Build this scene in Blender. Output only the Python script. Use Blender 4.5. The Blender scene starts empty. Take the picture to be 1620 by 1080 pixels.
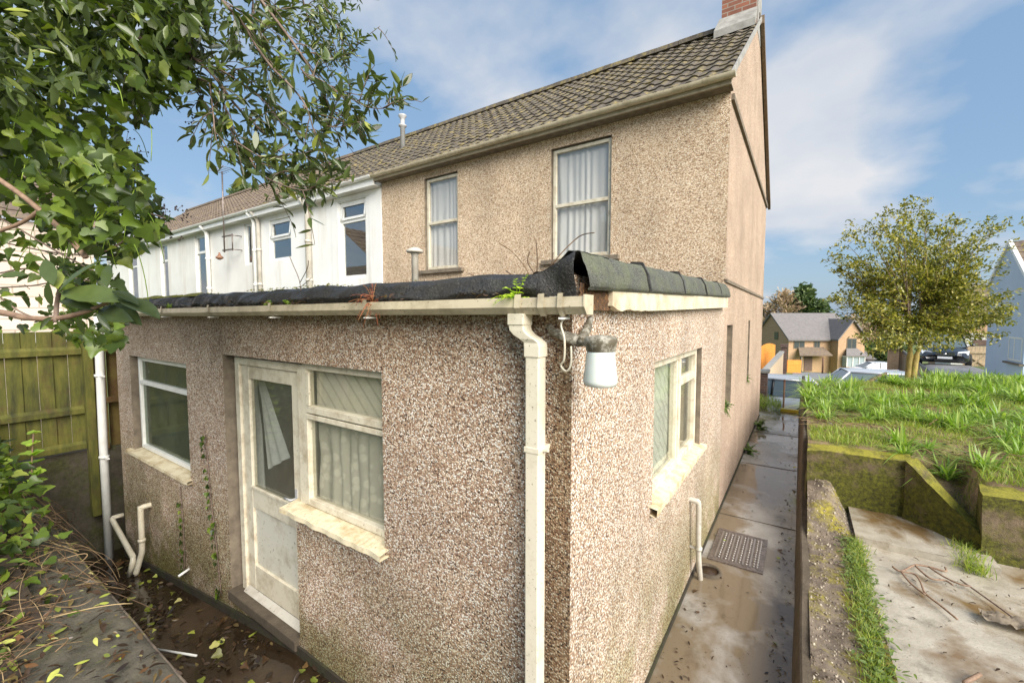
import bpy, math, random
import numpy as np
from mathutils import Vector, Matrix, noise
R = math.radians
rng = random.Random(7)
nr = np.random.RandomState(11)
scene = bpy.context.scene
COL = scene.collection

# ------------------------------------------------------------------ camera
EYE = 2.45; YAW = R(34.0); PIT = R(3.4); FPX = 677.0
cam = bpy.data.cameras.new('camera'); cam.sensor_width = 36; cam.lens = FPX / 1620 * 36
cam.clip_start = 0.05; cam.clip_end = 3000
co = bpy.data.objects.new('camera', cam); COL.objects.link(co)
co.location = (0, 0, EYE); co.rotation_euler = (R(90) - PIT, 0, YAW)
scene.camera = co
_f = Vector((-math.sin(YAW) * math.cos(PIT), math.cos(YAW) * math.cos(PIT), -math.sin(PIT)))
_r = Vector((math.cos(YAW), math.sin(YAW), 0)); _u = _r.cross(_f)
def at(px, py, d):
    return Vector((0, 0, EYE)) + (_f + _r * ((px - 810) / FPX) + _u * ((540 - py) / FPX)) * d

# ------------------------------------------------------------------ world, sun, exposure
SUN_DIR = Vector((0.74, -0.40, 0.60)).normalized()      # towards the sun
EL = math.asin(SUN_DIR.z); AZ = math.atan2(SUN_DIR.x, SUN_DIR.y)
world = bpy.data.worlds.new('World'); scene.world = world; world.use_nodes = True
nt = world.node_tree; N = nt.nodes; L = nt.links
bg = N['Background']; bg.inputs[1].default_value = 0.073
sky = N.new('ShaderNodeTexSky'); sky.sky_type = 'NISHITA'; sky.sun_disc = False
sky.sun_elevation = EL; sky.sun_rotation = AZ; sky.air_density = 1.2; sky.dust_density = 1.0
tc = N.new('ShaderNodeTexCoord')
sx = N.new('ShaderNodeSeparateXYZ'); L.new(tc.outputs['Generated'], sx.inputs[0])
def wm(op, a, b=None, c=None):
    m = N.new('ShaderNodeMath'); m.operation = op
    for i, v in enumerate((a, b, c)):
        if v is None: continue
        if isinstance(v, (int, float)): m.inputs[i].default_value = v
        else: L.new(v, m.inputs[i])
    return m.outputs[0]
zz = wm('ADD', wm('MAXIMUM', sx.outputs[2], 0.0), 0.32)
cb = N.new('ShaderNodeCombineXYZ')
L.new(wm('DIVIDE', sx.outputs[0], zz), cb.inputs[0]); L.new(wm('DIVIDE', sx.outputs[1], zz), cb.inputs[1])
def wnoise(scale, det, rough, off):
    mp = N.new('ShaderNodeMapping'); mp.inputs['Location'].default_value = off
    L.new(cb.outputs[0], mp.inputs[0])
    n = N.new('ShaderNodeTexNoise'); n.inputs['Scale'].default_value = scale
    n.inputs['Detail'].default_value = det; n.inputs['Roughness'].default_value = rough
    L.new(mp.outputs[0], n.inputs['Vector']); return n.outputs['Fac']
cl = wnoise(1.25, 7, 0.5, (3.4, 2.6, 0.4))
cr = N.new('ShaderNodeValToRGB'); L.new(cl, cr.inputs[0])
cr.color_ramp.elements[0].position = 0.455; cr.color_ramp.elements[0].color = (0, 0, 0, 1)
cr.color_ramp.elements[1].position = 0.58; cr.color_ramp.elements[1].color = (1, 1, 1, 1)
cs = wnoise(2.6, 4, 0.5, (9.1, 4.7, 2.4))
cc = N.new('ShaderNodeValToRGB'); L.new(cs, cc.inputs[0])
cc.color_ramp.elements[0].position = 0.3; cc.color_ramp.elements[0].color = (3.1, 3.4, 3.9, 1)
cc.color_ramp.elements[1].position = 0.68; cc.color_ramp.elements[1].color = (4.3, 4.3, 4.4, 1)
mx = N.new('ShaderNodeMixRGB'); L.new(wm('MULTIPLY', cr.outputs[0], 0.92), mx.inputs[0])
skm = N.new('ShaderNodeMixRGB'); skm.inputs[0].default_value = .75
skm.inputs[2].default_value = (1.32, 2.15, 3.3, 1)
L.new(sky.outputs[0], skm.inputs[1])
L.new(skm.outputs[0], mx.inputs[1]); L.new(cc.outputs[0], mx.inputs[2]); L.new(mx.outputs[0], bg.inputs[0])

sl = bpy.data.lights.new('sun', 'SUN'); sl.energy = 3.2; sl.angle = R(50); sl.color = (1.0, 0.94, 0.86)
so = bpy.data.objects.new('sun', sl); COL.objects.link(so); so.rotation_euler = (-SUN_DIR).to_track_quat('-Z', 'Y').to_euler()
vs = scene.view_settings; vs.view_transform = 'Standard'; vs.look = 'None'; vs.exposure = 1.42; vs.gamma = 1

# ------------------------------------------------------------------ material helpers
class Mat:
    def __init__(s, name, rough=0.7, col=(.5, .5, .5), spec=0.5, metal=0.0):
        s.m = bpy.data.materials.new(name); s.m.use_nodes = True
        s.t = s.m.node_tree; s.b = s.t.nodes['Principled BSDF']
        s.b.inputs['Base Color'].default_value = (*col, 1); s.b.inputs['Roughness'].default_value = rough
        s.b.inputs['Specular IOR Level'].default_value = spec; s.b.inputs['Metallic'].default_value = metal
        s.co = None
    def n(s, typ, **kw):
        o = s.t.nodes.new(typ)
        for k, v in kw.items(): setattr(o, k, v)
        return o
    def link(s, a, b): s.t.links.new(a, b)
    def val(s, sock, v):
        if isinstance(v, (int, float)): sock.default_value = v
        elif isinstance(v, tuple): sock.default_value = (*v, 1) if len(v) == 3 and sock.type == 'RGBA' else v
        else: s.link(v, sock)
    def coord(s, kind='Object'):
        if kind == 'World':
            return s.n('ShaderNodeNewGeometry').outputs['Position']
        if not s.co: s.co = s.n('ShaderNodeTexCoord')
        return s.co.outputs[kind]
    def noise(s, scale, det=4, rough=.55, co=None, stretch=None, dist=0):
        n = s.n('ShaderNodeTexNoise'); n.inputs['Scale'].default_value = scale
        n.inputs['Detail'].default_value = det; n.inputs['Roughness'].default_value = rough
        n.inputs['Distortion'].default_value = dist
        co = co or s.coord()
        if stretch:
            mp = s.n('ShaderNodeMapping'); mp.inputs['Scale'].default_value = stretch; s.link(co, mp.inputs[0]); co = mp.outputs[0]
        s.link(co, n.inputs['Vector']); return n.outputs['Fac']
    def ramp(s, fac, stops, interp='LINEAR'):
        r = s.n('ShaderNodeValToRGB'); r.color_ramp.interpolation = interp; s.link(fac, r.inputs[0])
        el = r.color_ramp.elements
        while len(el) < len(stops): el.new(0.5)
        for e, (p, c) in zip(el, stops):
            e.position = p; e.color = (*c, 1) if isinstance(c, tuple) else (c, c, c, 1)
        return r.outputs[0]
    def mix(s, f, a, b, mode='MIX'):
        m = s.n('ShaderNodeMixRGB'); m.blend_type = mode
        s.val(m.inputs[0], f)
        for i, v in ((1, a), (2, b)):
            if isinstance(v, tuple): m.inputs[i].default_value = (*v, 1)
            else: s.link(v, m.inputs[i])
        return m.outputs[0]
    def math(s, op, a, b=0.0, clamp=False):
        m = s.n('ShaderNodeMath', operation=op); m.use_clamp = clamp
        s.val(m.inputs[0], a); s.val(m.inputs[1], b); return m.outputs[0]
    def bump(s, h, strength=.5, dist=.01):
        b = s.n('ShaderNodeBump'); b.inputs['Strength'].default_value = strength; b.inputs['Distance'].default_value = dist
        s.link(h, b.inputs['Height']); s.link(b.outputs[0], s.b.inputs['Normal'])
    def color(s, c): s.link(c, s.b.inputs['Base Color'])
    def rough(s, c): s.link(c, s.b.inputs['Roughness'])
    def zmask(s, z0, z1):
        sp = s.n('ShaderNodeSeparateXYZ'); s.link(s.coord('World'), sp.inputs[0])
        mr = s.n('ShaderNodeMapRange'); s.link(sp.outputs[2], mr.inputs[0])
        mr.inputs[1].default_value = z0; mr.inputs[2].default_value = z1; mr.inputs[3].default_value = 1; mr.inputs[4].default_value = 0
        return mr.outputs[0]

def pebbledash(name, scale, stops, mortar, algae=0.0, z0=-.6, z1=1.0):
    m = Mat(name, .8, spec=.35)
    co = m.coord('World')
    v = m.n('ShaderNodeTexVoronoi'); v.inputs['Scale'].default_value = scale; m.link(co, v.inputs['Vector'])
    v.inputs['Randomness'].default_value = 1
    sp = m.n('ShaderNodeSeparateColor'); m.link(v.outputs['Color'], sp.inputs[0])
    c = m.ramp(sp.outputs[0], stops, 'CONSTANT')
    edge = m.ramp(v.outputs['Distance'], [(0.45, 0.0), (.72, 1.0)])
    c = m.mix(edge, c, mortar)
    big = m.ramp(m.noise(1.3, 5, .6, co), [(.3, .80), (.7, 1.08)])
    c = m.mix(1, c, big, 'MULTIPLY')
    streak = m.ramp(m.noise(2.2, 4, .6, co, (1, 1, .22)), [(.42, 1.0), (.75, .68)])
    c = m.mix(.55, c, streak, 'MULTIPLY')
    if algae:
        al = m.math('MULTIPLY', m.zmask(z0, z1), m.ramp(m.noise(1.7, 6, .65, co), [(.36, 0.0), (.52, 1.0)]))
        c = m.mix(m.math('MULTIPLY', al, algae), c, m.mix(1, c, (.36, .40, .17), 'MULTIPLY'))
    if algae:      # damp stain beside the corner; under the roof edge, stain plus painted gutter shadow
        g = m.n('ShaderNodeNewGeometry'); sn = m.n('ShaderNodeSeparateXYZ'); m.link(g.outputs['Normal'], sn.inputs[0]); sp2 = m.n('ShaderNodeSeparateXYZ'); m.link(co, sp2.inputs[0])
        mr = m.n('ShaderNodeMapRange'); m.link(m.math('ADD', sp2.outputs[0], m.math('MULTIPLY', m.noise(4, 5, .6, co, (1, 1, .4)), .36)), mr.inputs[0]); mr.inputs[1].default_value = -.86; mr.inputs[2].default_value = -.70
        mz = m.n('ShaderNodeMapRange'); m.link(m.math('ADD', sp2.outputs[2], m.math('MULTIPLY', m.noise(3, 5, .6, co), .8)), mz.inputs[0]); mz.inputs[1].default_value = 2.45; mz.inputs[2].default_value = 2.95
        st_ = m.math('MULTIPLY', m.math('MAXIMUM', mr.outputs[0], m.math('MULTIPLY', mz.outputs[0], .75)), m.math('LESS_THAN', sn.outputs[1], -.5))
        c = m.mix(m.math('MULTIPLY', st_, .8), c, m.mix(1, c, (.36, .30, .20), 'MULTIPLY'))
    m.color(c)
    h = m.math('SUBTRACT', 1.0, v.outputs['Distance'])
    m.bump(h, 1.0, .006)
    return m.m
M = {}
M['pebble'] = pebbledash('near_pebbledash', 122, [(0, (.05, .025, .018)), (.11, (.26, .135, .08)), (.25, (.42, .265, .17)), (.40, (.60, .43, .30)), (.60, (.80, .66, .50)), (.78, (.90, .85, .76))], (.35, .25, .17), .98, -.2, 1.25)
M['pebble_upper'] = pebbledash('upper_pebbledash', 88, [(0, (.14, .08, .05)), (.10, (.40, .26, .15)), (.28, (.62, .47, .31)), (.52, (.74, .59, .42)), (.78, (.88, .77, .60))], (.46, .32, .20))

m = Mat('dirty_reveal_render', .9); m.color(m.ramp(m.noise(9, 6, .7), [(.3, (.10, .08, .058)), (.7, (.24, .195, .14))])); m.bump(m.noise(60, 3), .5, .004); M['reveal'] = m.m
M['pebble_gable'] = pebbledash('gable_pebbledash', 110, [(0, (.20, .13, .09)), (.13, (.38, .26, .18)), (.32, (.52, .38, .27)), (.54, (.60, .46, .34)), (.74, (.72, .60, .48))], (.40, .29, .21))
def white_render(name, a, b, st=(.36, .31, .22)):
    m = Mat(name, .85, spec=.3)
    co = m.coord('World')
    c = m.ramp(m.noise(1.2, 5, .6, co), [(.3, a), (.7, b)])
    s_ = m.ramp(m.noise(2.2, 5, .7, co, (1, 1, .12)), [(.50, 0.0), (.78, .75)])
    m.color(m.mix(s_, c, st)); m.bump(m.noise(38, 5, .6, co), .55, .01); return m.m
M['white1'] = white_render('white_roughcast', (.70, .70, .67), (.80, .80, .77), (.52, .46, .34))
M['white2'] = white_render('aged_white_render', (.66, .65, .61), (.76, .75, .71), (.50, .43, .32))
M['bluewhite'] = white_render('pale_blue_render', (.50, .60, .70), (.55, .65, .76), (.48, .56, .64))
def painted(name, base, dirt, amt=.6, rough=.45, scale=14, spots=True):
    m = Mat(name, rough)
    co = m.coord('World')
    c = m.mix(m.ramp(m.noise(scale, 7, .7, co), [(.46, 0.0), (.78, amt)]), base, dirt)
    if spots: c = m.mix(m.ramp(m.noise(scale * 9, 3, .6, co), [(.64, 0.0), (.70, .8)]), c, (.10, .08, .05))
    m.color(c); m.bump(m.noise(scale * 3, 4, .6, co), .25, .003); return m.m
M['cream_wood'] = painted('weathered_cream_paint', (.64, .59, .46), (.30, .22, .12), .95, .5, 8)
M['cream_pvc'] = painted('cream_plastic', (.70, .64, .50), (.38, .32, .20), .6, .32, 9)
M['gutter'] = painted('grimy_gutter_plastic', (.55, .48, .34), (.22, .18, .10), .9, .35, 7)
M['white_pvc'] = painted('white_plastic', (.78, .78, .74), (.5, .47, .40), .5, .3, 8, False)
M['grey_pvc'] = painted('pale_grey_plastic', (.52, .49, .42), (.30, .25, .18), .9, .4, 4)
M['fascia'] = painted('peeling_fascia_paint', (.66, .60, .44), (.30, .17, .07), .75, .5, 6)
M['sill'] = painted('lichen_stained_sill', (.66, .58, .40), (.30, .18, .045), 1.0, .7, 8)
M['eaves'] = painted('aged_eaves_board', (.42, .37, .27), (.20, .15, .09), .9, .7, 6)
M['door_panel'] = painted('dirty_door_panel', (.56, .54, .45), (.26, .20, .12), .95, .55, 5)
m = Mat('rotten_wood', .95); m.color(m.ramp(m.noise(22, 6, .7, None, (1, 4, 1)), [(.3, (.025, .014, .008)), (.55, (.10, .05, .02)), (.75, (.34, .16, .05))])); m.bump(m.noise(60, 4), .9, .01); M['rot'] = m.m
m = Mat('bituminous_felt', .42, spec=.6); co_ = m.coord('World')
c = m.ramp(m.noise(140, 2, .6, co_), [(.35, (.009, .008, .007)), (.62, (.028, .026, .022)), (.77, (.16, .15, .13))])
c = m.mix(m.ramp(m.noise(5, 5, .7, co_), [(.55, 0.0), (.75, .3)]), c, (.10, .10, .07)); m.color(c)
m.rough(m.ramp(m.noise(9, 4, .6, co_), [(.4, .38), (.60, .9)])); m.bump(m.math('ADD', m.math('MULTIPLY', m.noise(90, 3, .6, co_), .25), m.noise(14, 6, .75, co_)), .9, .022); M['felt'] = m.m
m = Mat('mineral_felt', .85); c = m.ramp(m.noise(230, 2, .6, co_ if False else m.coord('World')), [(.42, (.022, .022, .018)), (.62, (.15, .155, .13))])
c = m.mix(m.ramp(m.noise(6, 5, .7, m.coord('World')), [(.45, 0.0), (.72, .5)]), c, (.15, .17, .07)); m.color(c); m.bump(m.noise(200, 2, .6, m.coord('World')), .7, .004); M['mineral'] = m.m
m = Mat('moss', .95); m.color(m.ramp(m.noise(30, 5, .7), [(.3, (.07, .075, .012)), (.7, (.30, .28, .03))])); m.bump(m.noise(120, 4, .7), 1, .02); M['moss'] = m.m
def tiles(name, a, b, lich=.75):
    m = Mat(name, .8); co = m.coord('World')
    c = m.ramp(m.noise(3.5, 6, .65, co), [(.3, a), (.7, b)])
    l1 = m.ramp(m.noise(7, 7, .75, co), [(.50, 0.0), (.66, lich)])
    c = m.mix(l1, c, (.27, .21, .06))
    l2 = m.ramp(m.noise(19, 5, .7, co), [(.6, 0.0), (.72, .8)]); c = m.mix(l2, c, (.36, .35, .30))
    m.color(c); m.bump(m.noise(50, 5, .7, co), .6, .01); return m.m
M['tile'] = tiles('lichened_concrete_tile', (.055, .044, .033), (.12, .10, .075), .85)
M['tile_brown'] = tiles('brown_concrete_tile', (.11, .08, .06), (.18, .135, .10), .4)
M['tile_far'] = tiles('grey_roof_tile', (.13, .12, .12), (.19, .175, .17), .1)
def brick(name, c1, c2, mortar, scale=1.0, rough=.85):
    m = Mat(name, rough)
    b = m.n('ShaderNodeTexBrick'); b.inputs['Scale'].default_value = scale
    b.inputs['Color1'].default_value = (*c1, 1); b.inputs['Color2'].default_value = (*c2, 1); b.inputs['Mortar'].default_value = (*mortar, 1)
    b.inputs['Brick Width'].default_value = .225; b.inputs['Row Height'].default_value = .075; b.inputs['Mortar Size'].default_value = .008
    sp = m.n('ShaderNodeSeparateXYZ'); m.link(m.coord('World'), sp.inputs[0])
    cb = m.n('ShaderNodeCombineXYZ'); m.link(m.math('ADD', sp.outputs[0], sp.outputs[1]), cb.inputs[0]); m.link(sp.outputs[2], cb.inputs[1])
    m.link(cb.outputs[0], b.inputs['Vector'])
    c = m.mix(.5, b.outputs[0], m.ramp(m.noise(6, 5, .7, m.coord('World')), [(.3, .55), (.7, 1.1)]), 'MULTIPLY')
    m.color(c); m.bump(b.outputs['Fac'], -.5, .006); return m.m
M['brick_red'] = brick('red_brick', (.32, .12, .07), (.22, .085, .055), (.30, .25, .2))
M['brick_buff'] = brick('buff_brick', (.40, .24, .125), (.48, .30, .17), (.50, .38, .25))
M['brick_dark'] = brick('dark_brick', (.10, .06, .05), (.16, .085, .06), (.18, .15, .13))
m = Mat('cement_flashing', .8); m.color(m.ramp(m.noise(8, 5), [(.3, (.20, .19, .17)), (.7, (.36, .35, .32))])); M['cement'] = m.m
m = Mat('beige_block_wall', .9); bt = m.n('ShaderNodeTexBrick'); bt.inputs['Scale'].default_value = 1
for k, v in (('Brick Width', .62), ('Row Height', .2), ('Mortar Size', .012)): bt.inputs[k].default_value = v
bt.inputs['Color1'].default_value = (.48, .40, .33, 1); bt.inputs['Color2'].default_value = (.56, .47, .39, 1); bt.inputs['Mortar'].default_value = (.34, .28, .22, 1)
sp = m.n('ShaderNodeSeparateXYZ'); m.link(m.coord('World'), sp.inputs[0]); cb2 = m.n('ShaderNodeCombineXYZ')
m.link(m.math('ADD', sp.outputs[0], sp.outputs[1]), cb2.inputs[0]); m.link(sp.outputs[2], cb2.inputs[1]); m.link(cb2.outputs[0], bt.inputs['Vector'])
m.color(bt.outputs[0]); m.bump(m.noise(20, 5), .4, .01); M['block'] = m.m

def wet_concrete(name, dry, dry2, wet, lo, hi, soil=(.055, .035, .018), pud=.06, sa=.85, gx=0):
    m = Mat(name, .5); co = m.coord('World')
    d = m.ramp(m.noise(4, 8, .7, co), [(.3, dry), (.7, dry2)])
    wf = m.noise(.95, 5, .6, co, None, .3)
    if gx:
        sp_ = m.n('ShaderNodeSeparateXYZ'); m.link(co, sp_.inputs[0]); wf = m.math('ADD', wf, m.math('MULTIPLY', m.math('SUBTRACT', sp_.outputs[0], 1.35), gx))
    w = m.ramp(wf, [(lo, 0.0), (hi, 1.0)])
    c = m.mix(w, d, wet)
    c = m.mix(m.ramp(m.noise(2.6, 7, .72, co), [(.56, 0.0), (.72, sa)]), c, soil)
    c = m.mix(m.ramp(m.noise(70, 3, .7, co), [(.64, 0.0), (.70, .8)]), c, (.03, .02, .012))
    m.color(c)
    m.rough(m.ramp(w, [(0, .30), (.7, .15), (1, pud)]))
    bh = m.math('MULTIPLY', m.noise(45, 6, .7, co), m.math('SUBTRACT', 1.0, w))
    m.bump(bh, .5, .008); return m.m
M['path'] = wet_concrete('wet_concrete_path', (.24, .215, .18), (.40, .375, .335), (.165, .125, .08), .40, .52, sa=.6)
M['slab'] = wet_concrete('wet_slab', (.27, .235, .18), (.46, .42, .345), (.17, .11, .05), .47, .56, sa=.6, gx=.10)
M['yard'] = wet_concrete('wet_mossy_yard', (.035, .023, .014), (.095, .06, .034), (.028, .018, .010), .42, .55)
def concrete_moss(name, a, b, lo, hi, amt=.95, moss=(.20, .20, .02), top=None):
    m = Mat(name, .9); co = m.coord('World')
    c = m.ramp(m.noise(7, 8, .7, co), [(.3, a), (.7, b)])
    c = m.mix(m.ramp(m.noise(60, 3, .7, co), [(.60, 0.0), (.68, .7)]), c, (.04, .03, .02))
    ms = m.ramp(m.noise(3.1, 8, .72, co), [(lo, 0.0), (hi, amt)])
    mc = m.ramp(m.noise(26, 6, .75, co), [(.36, tuple(x * .16 for x in moss)), (.66, moss)])
    c = m.mix(ms, c, mc)
    if top:
        sn = m.n('ShaderNodeSeparateXYZ'); m.link(m.n('ShaderNodeNewGeometry').outputs['Normal'], sn.inputs[0])
        tm = m.math('MULTIPLY', m.ramp(sn.outputs[2], [(.55, 0.0), (.85, 1.0)]), m.ramp(m.noise(6, 6, .7, co), [(.38, 0.0), (.55, .95)]))
        c = m.mix(tm, c, m.ramp(m.noise(50, 4, .7, co), [(.3, tuple(x * .5 for x in top)), (.7, top)]))
    m.color(c); m.bump(m.noise(55, 7, .75, co), .9, .014); return m.m
M['mossy'] = concrete_moss('mossy_concrete', (.075, .052, .03), (.22, .16, .10), .33, .49, .97, (.14, .14, .008), (.34, .31, .03))
M['coping'] = concrete_moss('weathered_concrete_coping', (.055, .05, .037), (.16, .14, .10), .50, .72, .7, (.10, .10, .02))
M['kerb'] = concrete_moss('brown_kerb_concrete', (.06, .046, .03), (.13, .10, .068), .58, .78, .6)
M['gravel'] = concrete_moss('mossy_gravel', (.065, .048, .034), (.27, .215, .16), .47, .60, .9, (.40, .34, .03))
M['soil'] = concrete_moss('dark_soil', (.035, .024, .015), (.10, .07, .045), .66, .8, .6)
M['turf'] = concrete_moss('mossy_turf', (.12, .08, .045), (.30, .21, .12), .44, .60, .9, (.24, .26, .03))
M['plinth'] = concrete_moss('green_stained_plinth', (.02, .016, .010), (.055, .042, .026), .45, .62, .9, (.07, .08, .02))
M['wall_block'] = concrete_moss('old_block_wall', (.055, .045, .03), (.13, .11, .08), .46, .62, .8, (.10, .11, .02))
m = Mat('algae_green_boards', .8); co_ = m.coord('World')
c = m.ramp(m.noise(3, 6, .65, co_, (1, 3, .6)), [(.3, (.03, .032, .010)), (.5, (.095, .096, .014)), (.75, (.19, .165, .03))])
c = m.mix(m.ramp(m.noise(5, 6, .7, co_), [(.52, 0.0), (.74, .8)]), c, (.09, .05, .02)); m.color(c); m.bump(m.noise(30, 5, .7, co_, (1, 1, .15)), .6, .01); M['board'] = m.m
m = Mat('brown_post', .8); m.color(m.ramp(m.noise(7, 5, .7, m.coord('World')), [(.3, (.10, .045, .018)), (.7, (.17, .13, .03))])); M['post'] = m.m
m = Mat('orange_stained_timber', .6); m.color(m.ramp(m.noise(3, 4, .6, m.coord('World'), (6, 6, .5)), [(.3, (.62, .22, .03)), (.7, (.80, .33, .06))])); M['orange'] = m.m
m = Mat('pale_timber', .8); m.color(m.ramp(m.noise(4, 4, .6, m.coord('World'), (5, 5, .5)), [(.3, (.42, .31, .19)), (.7, (.58, .46, .31))])); M['pale_timber'] = m.m
m = Mat('asphalt', .35); m.color(m.ramp(m.noise(1.3, 5, .6, m.coord('World')), [(.3, (.16, .16, .165)), (.7, (.27, .27, .27))])); m.rough(m.ramp(m.noise(.6, 4, .6, m.coord('World')), [(.4, .25), (.6, .6)])); M['road'] = m.m
m = Mat('meadow_ground', .95); m.color(m.ramp(m.noise(.25, 7, .7, m.coord('World')), [(.3, (.06, .09, .02)), (.7, (.16, .19, .05))])); M['terrain'] = m.m
m = Mat('lawn', .95); m.color(m.ramp(m.noise(3, 6, .7, m.coord('World')), [(.3, (.16, .24, .03)), (.7, (.30, .38, .06))])); M['lawn'] = m.m
M['yellow'] = Mat('yellow_nosing', .5, (.85, .62, .05)).m
M['studs'] = Mat('worn_steel', .32, (.40, .37, .34), metal=.85).m
M['weathered'] = painted('weathered_board', (.16, .11, .07), (.30, .24, .18), .6, .7, 12)
M['rust'] = painted('rusty_metal', (.20, .09, .045), (.35, .28, .22), .6, .7, 20)
M['black'] = Mat('black_plastic', .4, (.015, .015, .016)).m
M['rubber'] = Mat('rubber', .8, (.02, .02, .02)).m
M['alu'] = painted('dull_aluminium', (.42, .42, .42), (.2, .19, .17), .5, .35, 10)
m = Mat('cast_iron', .33, (.09, .07, .06), metal=.6); m.color(m.ramp(m.noise(30, 5, .7), [(.3, (.09, .075, .065)), (.7, (.30, .25, .22))])); M['iron'] = m.m
m = Mat('opal_glass', .16, (.60, .65, .60)); m.b.inputs['Subsurface Weight'].default_value = .15; M['opal'] = m.m
m = Mat('stained_galvanised_cap', .6); m.color(m.ramp(m.noise(26, 6, .75), [(.46, (.10, .085, .055)), (.60, (.38, .36, .30))])); M['cap'] = m.m

def glass(name, tint=(.97, .97, .96), refl=.16, film=.0, filmc=(.5, .52, .46)):
    m = Mat(name); t = m.t
    tr = m.n('ShaderNodeBsdfTransparent'); tr.inputs[0].default_value = (*tint, 1)
    gl = m.n('ShaderNodeBsdfGlossy'); gl.inputs['Roughness'].default_value = .02
    lw = m.n('ShaderNodeLayerWeight'); lw.inputs[0].default_value = .5
    f = m.math('ADD', m.math('MULTIPLY', m.math('POWER', lw.outputs['Facing'], 4.0), .55), refl * .4, True)
    ms = m.n('ShaderNodeMixShader'); m.link(f, ms.inputs[0]); m.link(tr.outputs[0], ms.inputs[1]); m.link(gl.outputs[0], ms.inputs[2])
    out = ms.outputs[0]
    if film:
        df = m.n('ShaderNodeBsdfDiffuse'); df.inputs[0].default_value = (*filmc, 1)
        m2 = m.n('ShaderNodeMixShader')
        m.link(m.ramp(m.noise(2.5, 6, .7, m.coord('World')), [(.3, film * .5), (.7, film * 1.4)]), m2.inputs[0])
        m.link(out, m2.inputs[1]); m.link(df.outputs[0], m2.inputs[2]); out = m2.outputs[0]
    m.link(out, t.nodes['Material Output'].inputs[0]); return m.m
M['glass'] = glass('window_glass')
M['glass_dirty'] = glass('grimy_glass', (.95, .95, .92), .14, .10, (.42, .44, .36))
M['glass_green'] = glass('algae_filmed_glass', (.72, .78, .70), .12, .22, (.20, .23, .16))
M['glass_up'] = glass('upper_window_glass', (.97, .97, .96), .22)
M['glass_car'] = Mat('car_glass', .04, (.10, .13, .14), 1.0).m
M['glass_refl'] = glass('reflective_glass', (.9, .92, .9), .62)
M['glass_dark'] = Mat('dark_glazing', .04, (.05, .06, .065), 1.0).m
M['glass_pale'] = Mat('pale_glazing', .05, (.30, .36, .38), 1.0).m
def cloth(name, col, col2, tr=.35, pat=None):
    m = Mat(name, .9); t = m.t
    c = m.ramp(m.noise(12, 5, .7), [(.3, col), (.7, col2)])
    if pat == 'lace':
        v = m.n('ShaderNodeTexVoronoi'); v.inputs['Scale'].default_value = 13; m.link(m.coord(), v.inputs['Vector'])
        c = m.mix(m.ramp(v.outputs['Distance'], [(.32, .0), (.45, .5)]), c, tuple(x * .62 for x in col))
    if pat == 'diag':
        w = m.n('ShaderNodeTexWave'); w.inputs['Scale'].default_value = 5.5; w.bands_direction = 'DIAGONAL'; w.inputs['Distortion'].default_value = .15
        m.link(m.coord(), w.inputs['Vector'])
        c = m.mix(m.ramp(w.outputs['Fac'], [(.0, .55), (.25, 0.0)]), c, tuple(x * .5 for x in col))
    m.color(c)
    tl = m.n('ShaderNodeBsdfTranslucent'); m.link(c, tl.inputs[0])
    ms = m.n('ShaderNodeMixShader'); ms.inputs[0].default_value = tr
    m.link(m.b.outputs[0], ms.inputs[1]); m.link(tl.outputs[0], ms.inputs[2]); m.link(ms.outputs[0], t.nodes['Material Output'].inputs[0]); return m.m
M['net'] = cloth('white_net_curtain', (.92, .91, .87), (.97, .96, .93))
M['lace'] = cloth('grey_lace_curtain', (.78, .75, .64), (.90, .88, .78), .3, 'lace')
M['drape'] = cloth('blue_grey_curtain', (.62, .66, .66), (.82, .84, .82), .3)
M['diag'] = cloth('ribbed_panel', (.74, .70, .58), (.84, .80, .70), .2, 'diag')
M['diag_net'] = cloth('ribbed_net', (.78, .84, .78), (.88, .93, .87), .3, 'diag')
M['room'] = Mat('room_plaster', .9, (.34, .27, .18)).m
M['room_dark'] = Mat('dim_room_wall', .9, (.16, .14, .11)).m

def leafmat(name, stops, rough=.32, tr=.28, spec=.5, back=0.0):
    m = Mat(name, rough, spec=spec); t = m.t
    g = m.n('ShaderNodeNewGeometry')
    c = m.ramp(g.outputs['Random Per Island'], stops)
    c = m.mix(m.math('MULTIPLY', g.outputs['Backfacing'], back), c, (.15, .20, .07))
    c = m.mix(.35, c, m.ramp(m.noise(40, 3, .6), [(.3, .6), (.7, 1.25)]), 'MULTIPLY')
    m.color(c)
    tl = m.n('ShaderNodeBsdfTranslucent'); m.link(m.mix(1, c, (1.5, 1.7, .6), 'MULTIPLY'), tl.inputs[0])
    ms = m.n('ShaderNodeMixShader'); ms.inputs[0].default_value = tr
    m.link(m.b.outputs[0], ms.inputs[1]); m.link(tl.outputs[0], ms.inputs[2]); m.link(ms.outputs[0], t.nodes['Material Output'].inputs[0]); return m.m
M['ivy'] = leafmat('ivy_leaf', [(0, (.02, .032, .007)), (.35, (.05, .082, .010)), (.68, (.105, .16, .018)), (.92, (.17, .23, .03)), (1, (.26, .30, .05))], .40, .3, .5, .3)
M['evergreen'] = leafmat('glossy_evergreen_leaf', [(0, (.03, .042, .016)), (.5, (.055, .078, .024)), (.85, (.10, .135, .035)), (.97, (.26, .29, .05))], .30, .22, .5, .5)
M['holly'] = leafmat('variegated_holly_leaf', [(0, (.07, .085, .02)), (.4, (.15, .16, .03)), (.75, (.30, .28, .05)), (.95, (.48, .42, .10))], .42)
M['conifer'] = leafmat('conifer_needles', [(0, (.05, .085, .03)), (.6, (.09, .14, .045)), (1, (.15, .19, .07))], .7, .15)
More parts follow.
